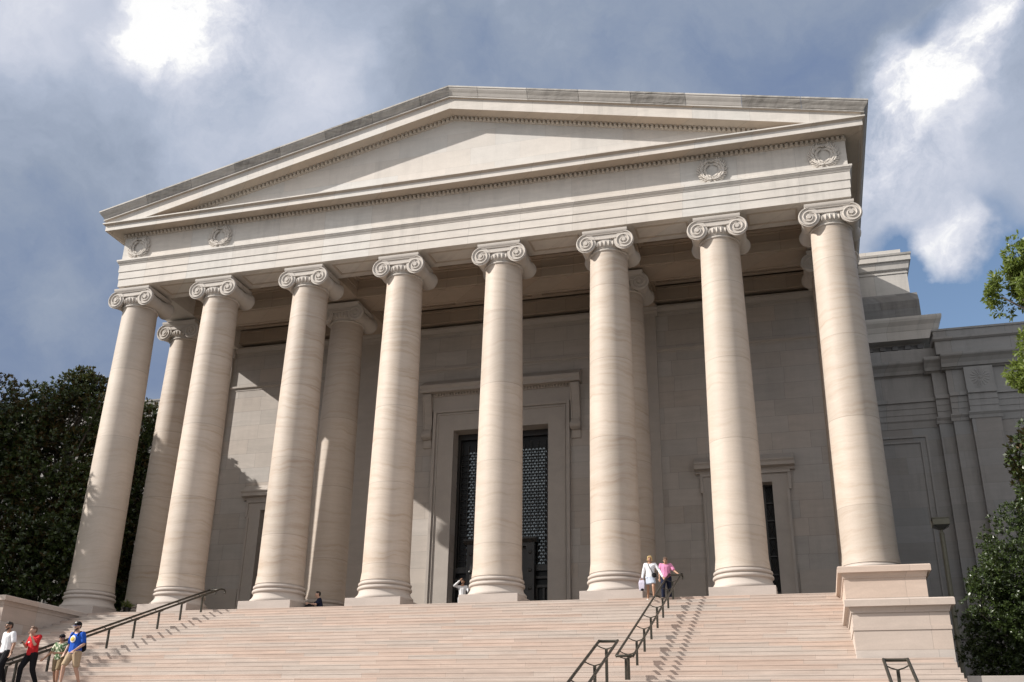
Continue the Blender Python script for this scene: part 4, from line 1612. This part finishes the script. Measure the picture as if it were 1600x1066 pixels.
def sphere_pts(c, r, n=10, m=6):
    out = []
    for i in range(m + 1):
        t = PI * i / m
        for k in range(n):
            a = 2 * PI * k / n
            out.append((c[0] + r[0] * math.sin(t) * math.cos(a), c[1] + r[1] * math.sin(t) * math.sin(a), c[2] + r[2] * math.cos(t)))
    return out


def hull(bm, balls):
    """smooth tapered solid through two or more ellipsoids"""
    vs = []
    for c, r in balls:
        if isinstance(r, (int, float)):
            r = (r, r, r)
        vs += [bm.verts.new(p) for p in sphere_pts(c, r)]
    g = bmesh.ops.convex_hull(bm, input=vs)
    junk = [x for x in g['geom_interior'] + g['geom_unused'] if isinstance(x, bmesh.types.BMVert)]
    bmesh.ops.delete(bm, geom=list(set(junk)), context='VERTS')


def fuse(name, fill, mat, parent, voxel=0.014, smooth=4, scale=1.0):
    """run the pieces together into one continuous skin"""
    bm = bmesh.new()
    fill(bm)
    me = bpy.data.meshes.new(name)
    bm.to_mesh(me)
    bm.free()
    o = bpy.data.objects.new(name, me)
    COL.objects.link(o)
    md = o.modifiers.new('fuse', 'REMESH')
    md.mode = 'VOXEL'
    md.voxel_size = voxel
    md.use_smooth_shade = True
    sm = o.modifiers.new('relax', 'SMOOTH')
    sm.factor = 0.5
    sm.iterations = smooth
    dg = bpy.context.evaluated_depsgraph_get()
    dg.update()
    m2 = bpy.data.meshes.new_from_object(o.evaluated_get(dg))
    o.modifiers.clear()
    o.data = m2
    bpy.data.meshes.remove(me)
    m2.name = name
    m2.materials.clear()
    m2.materials.append(mat)
    m2.transform(Matrix.Scale(scale, 4))
    m2.shade_smooth()
    if parent:
        o.parent = parent
    return o


def person(label, loc, rz, H, pose=None, skin='skin_light', top=None, top_mat=None, bottom=None, bottom_mat=None, hair='hair_dark', hairdo='short', cap=None, glasses=None, beard=False, shoes='sole', group=None, head_turn=0.0, bulk=1.0):
    J = {k: Vector(p) for k, p in JOINTS.items()}
    for k, p in (pose or {}).items():
        J[k] = Vector(p)
    sc = H / 1.75
    L = lambda a, b, t: J[a].lerp(J[b], t)
    hc = J['head']
    htilt = Matrix.Rotation(head_turn, 3, 'Z')
    hp = lambda x, y, z: hc + htilt @ Vector((x, y, z))
    B = bulk

    def hand(bm, w, e, side):
        d = (w - e).normalized()
        n = Vector((0, -1, 0)) if abs(d.y) < 0.8 else Vector((0, 0, 1))
        s = d.cross(n).normalized()
        n = s.cross(d).normalized()
        palm = w + d * 0.05
        hull(bm, [(w, (0.026, 0.026, 0.026)), (palm + s * 0.018, 0.019), (palm - s * 0.018, 0.019), (w + d * 0.085 + s * 0.022, 0.013), (w + d * 0.085 - s * 0.022, 0.013)])
        for i, (off, ln) in enumerate(((-0.030, 0.060), (-0.010, 0.074), (0.010, 0.078), (0.030, 0.066))):
            a = w + d * 0.085 + s * off
            b = a + d * ln * 0.5 + n * 0.006
            c = b + (d * 0.75 + n * 0.65).normalized() * ln * 0.5
            hull(bm, [(a, 0.0098), (b, 0.0092)])
            hull(bm, [(b, 0.0092), (c, 0.008)])
        a = w + d * 0.03 + s * side * 0.028
        b = a + (d * 0.6 + s * side * 0.8).normalized() * 0.04
        c = b + (d * 0.9 + n * 0.4).normalized() * 0.03
        hull(bm, [(a, 0.013), (b, 0.0115)])
        hull(bm, [(b, 0.0115), (c, 0.009)])

    def body(bm):
        hull(bm, [(J['pelvis'], (0.15 * B, 0.105 * B, 0.11)), (J['belly'], (0.135 * B, 0.10 * B, 0.10))])
        hull(bm, [(J['belly'], (0.135 * B, 0.10 * B, 0.10)), (J['chest'], (0.155 * B, 0.11 * B, 0.11))])
        hull(bm, [(J['chest'], (0.155 * B, 0.11 * B, 0.10)), (J['neck'], (0.07, 0.06, 0.04)), (J['sh_a'], 0.055), (J['sh_b'], 0.055)])
        hull(bm, [(J['neck'] + Vector((0, 0, -0.04)), 0.056), (hc + Vector((0, 0.01, -0.08)), 0.052)])
        for q in 'ab':
            hull(bm, [(J['sh_' + q], 0.057 * B), (J['el_' + q], 0.041)])
            hull(bm, [(J['el_' + q], 0.041), (L('el_' + q, 'wr_' + q, 0.3), 0.040), (J['wr_' + q], 0.027)])
            hull(bm, [(J['hip_' + q], (0.092 * B, 0.095 * B, 0.09)), (J['kn_' + q], 0.055)])
            hull(bm, [(J['kn_' + q], 0.054), (L('kn_' + q, 'an_' + q, 0.3) + Vector((0, 0.012, 0)), 0.056), (J['an_' + q], 0.036)])
            hull(bm, [(J['an_' + q] + Vector((0, 0.02, -0.04)), (0.034, 0.04, 0.04)), (J['an_' + q] + Vector((0, -0.13, -0.06)), (0.042, 0.05, 0.022))])
            hand(bm, J['wr_' + q], J['el_' + q], 1 if q == 'a' else -1)
        # head: skull, jaw, nose, brow, ears
        hull(bm, [(hp(0, 0.015, 0.03), (0.076, 0.095, 0.088)), (hp(0, -0.02, -0.02), (0.068, 0.075, 0.075))])
        hull(bm, [(hp(0, -0.02, -0.01), (0.066, 0.072, 0.06)), (hp(0, -0.045, -0.085), (0.036, 0.036, 0.026))])
        hull(bm, [(hp(0, -0.092, 0.015), 0.010), (hp(0, -0.112, -0.025), 0.014)])
        hull(bm, [(hp(-0.035, -0.082, 0.03), 0.012), (hp(0.035, -0.082, 0.03), 0.012)])
        hull(bm, [(hp(-0.018, -0.085, -0.062), 0.009), (hp(0.018, -0.085, -0.062), 0.009)])
        for s in (-1, 1):
            hull(bm, [(hp(s * 0.078, 0.01, 0.015), (0.012, 0.022, 0.026)), (hp(s * 0.074, 0.005, -0.02), (0.010, 0.015, 0.016))])

    e = fuse('person', body, M[skin], None, 0.0115, 2, sc)
    e.location = loc
    e.rotation_euler = (0, 0, rz)
    tag(e, label, 'person', group)

    def shirt(bm):
        o = 0.024
        lo = J['pelvis'].lerp(J['belly'], -0.25)
        hull(bm, [(lo, (0.165 * B + o, 0.12 * B + o, 0.05)), (J['belly'], (0.14 * B + o, 0.105 * B + o, 0.10))])
        hull(bm, [(J['belly'], (0.14 * B + o, 0.105 * B + o, 0.10)), (J['chest'], (0.158 * B + o, 0.11 * B + o, 0.10))])
        hull(bm, [(J['chest'], (0.158 * B + o, 0.11 * B + o, 0.09)), (J['neck'] + Vector((0, 0, -0.025)), (0.075, 0.065, 0.03)), (J['sh_a'], 0.072), (J['sh_b'], 0.072)])
        for q in 'ab':
            if top == 'tee':
                hull(bm, [(J['sh_' + q], 0.072 * B), (L('sh_' + q, 'el_' + q, 0.72), 0.068 * B)])
            else:
                hull(bm, [(J['sh_' + q], 0.072), (J['el_' + q], 0.056)])
                hull(bm, [(J['el_' + q], 0.056), (L('el_' + q, 'wr_' + q, 0.93), 0.044)])

    def pants(bm):
        o = 0.02
        hull(bm, [(J['pelvis'] + Vector((0, 0, 0.06)), (0.148 * B + o, 0.105 * B + o, 0.05)), (J['hip_a'] + Vector((0, 0, -0.02)), (0.095 * B + o, 0.10 * B + o, 0.07)), (J['hip_b'] + Vector((0, 0, -0.02)), (0.095 * B + o, 0.10 * B + o, 0.07))])
        for q in 'ab':
            if bottom == 'skirt':
                continue
            if bottom == 'shorts':
                hull(bm, [(J['hip_' + q], (0.10 * B + o, 0.105 * B + o, 0.08)), (L('hip_' + q, 'kn_' + q, 0.86), (0.092, 0.096, 0.04))])
            else:
                hull(bm, [(J['hip_' + q], (0.10 * B + o, 0.105 * B + o, 0.08)), (J['kn_' + q], 0.082)])
                hull(bm, [(J['kn_' + q], 0.082), (L('kn_' + q, 'an_' + q, 0.93), 0.066)])
        if bottom == 'skirt':
            hull(bm, [(J['pelvis'], (0.165, 0.125, 0.06)), (L('hip_a', 'kn_a', 0.62), (0.12, 0.13, 0.03)), (L('hip_b', 'kn_b', 0.62), (0.12, 0.13, 0.03))])

    if top:
        fuse('shirt', shirt, M[top_mat], e, 0.015, 3, sc)
    if bottom:
        fuse('skirt' if bottom == 'skirt' else 'shorts' if bottom == 'shorts' else 'trousers', pants, M[bottom_mat], e, 0.015, 3, sc)

    def hairf(bm):
        if hairdo == 'bob':
            hull(bm, [(hp(0, 0.025, 0.052), (0.093, 0.105, 0.088)), (hp(0, 0.045, -0.01), (0.098, 0.085, 0.07))])
            for s in (-1, 1):
                hull(bm, [(hp(s * 0.062, -0.02, 0.06), (0.036, 0.06, 0.05)), (hp(s * 0.082, 0.0, -0.06), (0.026, 0.045, 0.03))])
            hull(bm, [(hp(-0.04, -0.07, 0.085), 0.03), (hp(0.05, -0.06, 0.085), 0.035)])
        else:
            hull(bm, [(hp(0, 0.022, 0.055), (0.085, 0.100, 0.078)), (hp(0, 0.06, 0.0), (0.072, 0.058, 0.06))])
            hull(bm, [(hp(-0.045, -0.055, 0.098), 0.026), (hp(0.045, -0.055, 0.098), 0.026), (hp(0, 0.0, 0.11), 0.03)])

    fuse('hair', hairf, M[hair], e, 0.011, 2, sc)
    if beard:
        def bf(bm):
            hull(bm, [(hp(-0.055, -0.03, -0.055), 0.024), (hp(0, -0.066, -0.105), 0.028), (hp(0.055, -0.03, -0.055), 0.024)])
            hull(bm, [(hp(-0.028, -0.085, -0.045), 0.010), (hp(0.028, -0.085, -0.045), 0.010)])
        fuse('beard', bf, M[hair], e, 0.009, 2, sc)
    if cap:
        def cf(bm):
            hull(bm, [(hp(0, 0.015, 0.07), (0.094, 0.112, 0.08)), (hp(0, 0.015, 0.055), (0.096, 0.114, 0.03))])
            hull(bm, [(hp(-0.05, -0.09, 0.06), (0.03, 0.03, 0.008)), (hp(0.05, -0.09, 0.06), (0.03, 0.03, 0.008)), (hp(0, -0.165, 0.05), (0.05, 0.03, 0.007))])
        fuse('cap', cf, M[cap], e, 0.009, 2, sc)
    if glasses:
        def gf(bm):
            for s in (-1, 1):
                hull(bm, [(hp(s * 0.033, -0.098, 0.012), (0.027, 0.008, 0.018)), (hp(s * 0.035, -0.096, 0.004), (0.022, 0.008, 0.014))])
                hull(bm, [(hp(s * 0.06, -0.088, 0.018), 0.006), (hp(s * 0.084, 0.0, 0.02), 0.005)])
            hull(bm, [(hp(-0.02, -0.104, 0.018), 0.006), (hp(0.02, -0.104, 0.018), 0.006)])
        fuse('sunglasses', gf, M[glasses], e, 0.006, 1, sc)
    for q in 'ab':
        def sf(bm, q=q):
            a = J['an_' + q]
            hull(bm, [(a + Vector((0, 0.025, -0.045)), (0.044, 0.05, 0.042)), (a + Vector((0, -0.13, -0.06)), (0.050, 0.056, 0.03))])
        fuse('shoe', sf, M[shoes], e, 0.011, 1, sc)
    return e, J, sc, (lambda p: Matrix.Translation(Vector(loc)) @ Matrix.Rotation(rz, 4, 'Z') @ (Vector(p) * sc))


def badge(name, e, c, r, mat, sc, tilt=0.0):
    """round print lying on the front of a shirt"""
    m = MB()
    m.ell((c[0] * sc, c[1] * sc, c[2] * sc), (r[0] * sc, r[1] * sc, r[2] * sc), 20, 8)
    return m.build(name, mat, e, smooth=60)


Rd = math.radians
stride_a = dict(kn_a=(-0.12, -0.20, 0.53), an_a=(-0.13, -0.19, 0.11), kn_b=(0.12, 0.02, 0.49), an_b=(0.14, 0.20, 0.13))
stride_b = dict(kn_b=(0.12, -0.17, 0.52), an_b=(0.13, -0.13, 0.10), kn_a=(-0.11, 0.03, 0.49), an_a=(-0.13, 0.20, 0.13))
GW = 'people walking down the stairs at the left'
e, J, sc, tw = person('bearded man in royal blue T-shirt, black cap and khaki shorts walking down the stairs', (-6.55, -12.95, ZL), Rd(-8), 1.84,
                      dict(stride_a, head=(-0.01, -0.05, 1.62), el_a=(-0.26, 0.0, 1.14), wr_a=(-0.24, -0.13, 0.90), el_b=(0.27, 0.02, 1.14), wr_b=(0.18, -0.20, 0.95)),
                      'skin_light', 'tee', 'blue_cloth', 'shorts', 'khaki_cloth', 'hair_dark', cap='black_cloth', glasses='glass_blue', beard=True, group=GW, bulk=1.12)
em = badge('shirt_emblem', e, (0.0, -0.145, 1.27), (0.098, 0.022, 0.098), M['emblem_white'], sc)
m = MB()
m.ell((0.0, -0.160 * sc, 1.27 * sc), (0.070 * sc, 0.016 * sc, 0.062 * sc), 18, 8)
m.build('emblem_centre', M['emblem_gold'], em, smooth=60)
m = MB()
m.ell((0.0, -0.135 * sc, 1.715 * sc), (0.030 * sc, 0.02 * sc, 0.024 * sc), 12, 6)
m.build('cap_badge', M['emblem_white'], e, smooth=60)


def pack(bm):
    hull(bm, [((0, 0.20, 1.36), (0.12, 0.06, 0.06)), ((0, 0.23, 1.05), (0.15, 0.10, 0.10))])
    for s in (-1, 1):
        hull(bm, [((s * 0.10, 0.14, 1.42), 0.022), ((s * 0.115, -0.02, 1.485), 0.022)])
        hull(bm, [((s * 0.115, -0.02, 1.485), 0.022), ((s * 0.125, -0.125, 1.36), 0.018)])


bp = fuse('backpack', pack, M['black_cloth'], None, 0.014, 2, sc)
bp.location, bp.rotation_euler = e.location, e.rotation_euler
tag(bp, 'black backpack on the back of the man in the blue T-shirt', 'backpack')

person('boy in green leaf print shirt, black cap and dark khaki shorts', (-7.05, -12.95, ZL), Rd(8), 1.50,
       dict(stride_b, head=(0.0, -0.05, 1.61), el_a=(-0.34, 0.02, 1.15), wr_a=(-0.50, -0.10, 0.93), el_b=(0.27, -0.02, 1.12), wr_b=(0.02, -0.25, 1.10)),
       'skin_tan', 'tee', 'print_cloth', 'shorts', 'dkkhaki_cloth', 'hair_dark', cap='black_cloth', glasses='glass_dark', group=GW, bulk=1.04)
e, J, sc, tw = person('person in red T-shirt and black trousers bowing the head into one raised hand', (-7.95, -13.05, ZL), Rd(-12), 1.76,
                      dict(stride_a, head=(0.0, -0.10, 1.58), neck=(0, -0.03, 1.46), el_a=(-0.26, -0.04, 1.14), wr_a=(-0.10, -0.27, 1.20), el_b=(0.25, -0.16, 1.17), wr_b=(0.10, -0.21, 1.40)),
                      'skin_light', 'tee', 'red_cloth', 'pants', 'black_cloth', 'hair_grey', group=GW, bulk=1.02)
badge('shirt_emblem', e, (-0.06, -0.13, 1.25), (0.045, 0.02, 0.03), M['emblem_white'], sc)
m = MB()
m.box(-0.035, 0.035, -0.006, 0.006, -0.07, 0.07)
ph = m.build('phone', M['glass_dark'], bevel=0.004)
ph.matrix_world = Matrix.Translation(tw((-0.05, -0.36, 1.23))) @ Matrix.Rotation(Rd(-12), 4, 'Z') @ Matrix.Rotation(Rd(-40), 4, 'X')
tag(ph, 'black phone held low by the person in the red T-shirt', 'phone')
person('bearded man in white T-shirt and dark trousers cut by the left edge', (-8.45, -13.55, ZL), Rd(-16), 1.80,
       dict(stride_b, head=(0.0, -0.06, 1.62), el_b=(0.27, 0.03, 1.14), wr_b=(0.30, -0.04, 0.88)),
       'skin_tan', 'tee', 'white_cloth', 'pants', 'black_cloth', 'hair_dark', glasses='glass_dark', beard=True, group=GW, bulk=1.1)

# couple at the top of the long handrail
GT = 'couple at the head of the long handrail'
e, J, sc, tw = person('blond woman in white shirt and pale short skirt holding the handrail at the stair top', (8.82, -2.0, -HT), Rd(4), 1.62,
                      dict(stride_b, el_b=(0.36, -0.02, 1.16), wr_b=(0.50, -0.20, 0.88), el_a=(-0.27, 0.02, 1.14), wr_a=(-0.31, -0.04, 0.88), head=(0, -0.04, 1.62)),
                      'skin_tan', 'long', 'white_cloth', 'skirt', 'pale_cloth', 'hair_blond', 'bob', group=GT, shoes='emblem_white')
m = MB()
bx0, by0, bz0 = tw((-0.34, -0.07, 0.80))
vs = []
for (w_, d_, z_) in ((0.085, 0.05, -0.38), (0.105, 0.06, -0.26), (0.11, 0.055, -0.10), (0.09, 0.02, 0.0)):
    vs += [(-w_, -d_, z_), (w_, -d_, z_), (w_, d_, z_), (-w_, d_, z_)]
fs = [(3, 2, 1, 0), (12, 13, 14, 15)]
for i in range(3):
    for q in range(4):
        q2 = (q + 1) % 4
        fs.append((i * 4 + q, i * 4 + q2, i * 4 + 4 + q2, i * 4 + 4 + q))
m.add(vs, fs)
bag = m.build('shopping_bag', M['lav_cloth'], bevel=0.02)
bag.location = (bx0, by0, bz0)
tag(bag, 'pale lavender bag hanging from the hand of the blond woman', 'bag')
m = MB()
for s in (-1, 1):
    m.tube([(-0.07, s * 0.02, -0.01), (-0.05, s * 0.015, 0.06), (0.0, s * 0.01, 0.085), (0.05, s * 0.015, 0.06), (0.07, s * 0.02, -0.01)], 0.007, 6)
m.build('handle', M['lav_cloth'], bag)
m = MB()
m.ell((0.02, -0.03, -0.345), (0.07, 0.045, 0.05), 12, 8)
m.build('dark_base', M['black_cloth'], bag, smooth=60)


def cross(bm):
    hull(bm, [((0.16, -0.15, 1.0), (0.09, 0.04, 0.07)), ((0.17, -0.15, 0.93), (0.09, 0.045, 0.05))])
    pts = [(-0.10, 0.10, 1.43), (-0.085, 0.0, 1.475), (-0.07, -0.105, 1.40), (0.02, -0.145, 1.22), (0.12, -0.16, 1.04)]
    for a, b in zip(pts, pts[1:]):
        hull(bm, [(a, 0.014), (b, 0.014)])


cb = fuse('shoulder_bag', cross, M['black_cloth'], None, 0.010, 1, sc)
cb.location, cb.rotation_euler = e.location, e.rotation_euler
tag(cb, 'small black bag on a strap across the white shirt of the blond woman', 'bag')
person('man in pink polo shirt and dark trousers with bowed head behind the blond woman', (9.22, -0.75, 0.0), Rd(6), 1.66,
       dict(stride_a, head=(0.0, -0.09, 1.57), neck=(0, -0.03, 1.46), el_b=(0.34, -0.06, 1.16), wr_b=(0.52, -0.30, 0.98), el_a=(-0.25, 0.03, 1.14)),
       'skin_tan', 'tee', 'pink_cloth', 'pants', 'navy_cloth', 'hair_grey', glasses='glass_dark', group=GT, bulk=1.1)
# seated man and the person in white
person('dark haired man in navy shirt sitting on the portico floor between two columns', (-5.45, 0.30, 0.0), Rd(-58), 1.84,
       dict(pelvis=(0, 0.02, 0.12), belly=(0, 0.04, 0.29), chest=(0, 0.0, 0.47), neck=(0, -0.03, 0.64), head=(0, -0.08, 0.78), sh_a=(-0.185, 0, 0.57), sh_b=(0.185, 0, 0.57),
            el_a=(-0.24, -0.20, 0.40), wr_a=(-0.08, -0.40, 0.42), el_b=(0.25, -0.16, 0.36), wr_b=(0.08, -0.38, 0.38), hip_a=(-0.10, -0.02, 0.12), kn_a=(-0.18, -0.42, 0.36), an_a=(-0.10, -0.66, 0.10),
            hip_b=(0.10, -0.02, 0.12), kn_b=(0.22, -0.40, 0.30), an_b=(0.12, -0.70, 0.10)),
       'skin_light', 'tee', 'navy_cloth', 'pants', 'black_cloth', 'hair_dark')
e, J, sc, tw = person('person dressed in white with one arm raised to the head beside the middle column', (0.12, 2.45, 0.0), Rd(14), 1.66,
                      dict(el_a=(-0.36, -0.10, 1.44), wr_a=(-0.12, -0.14, 1.66), el_b=(0.30, -0.10, 1.18), wr_b=(0.34, -0.32, 1.32), head=(0.02, -0.03, 1.62)),
                      'skin_tan', 'long', 'white_cloth', 'pants', 'white_cloth', 'hair_dark')
m = MB()
m.box(-0.035, 0.035, -0.006, 0.006, -0.07, 0.07)
ph = m.build('phone', M['glass_dark'], bevel=0.004)
ph.matrix_world = Matrix.Translation(tw((0.37, -0.42, 1.38))) @ Matrix.Rotation(Rd(20), 4, 'Z')
tag(ph, 'black phone held up by the person dressed in white', 'phone')
# PEOPLE_END
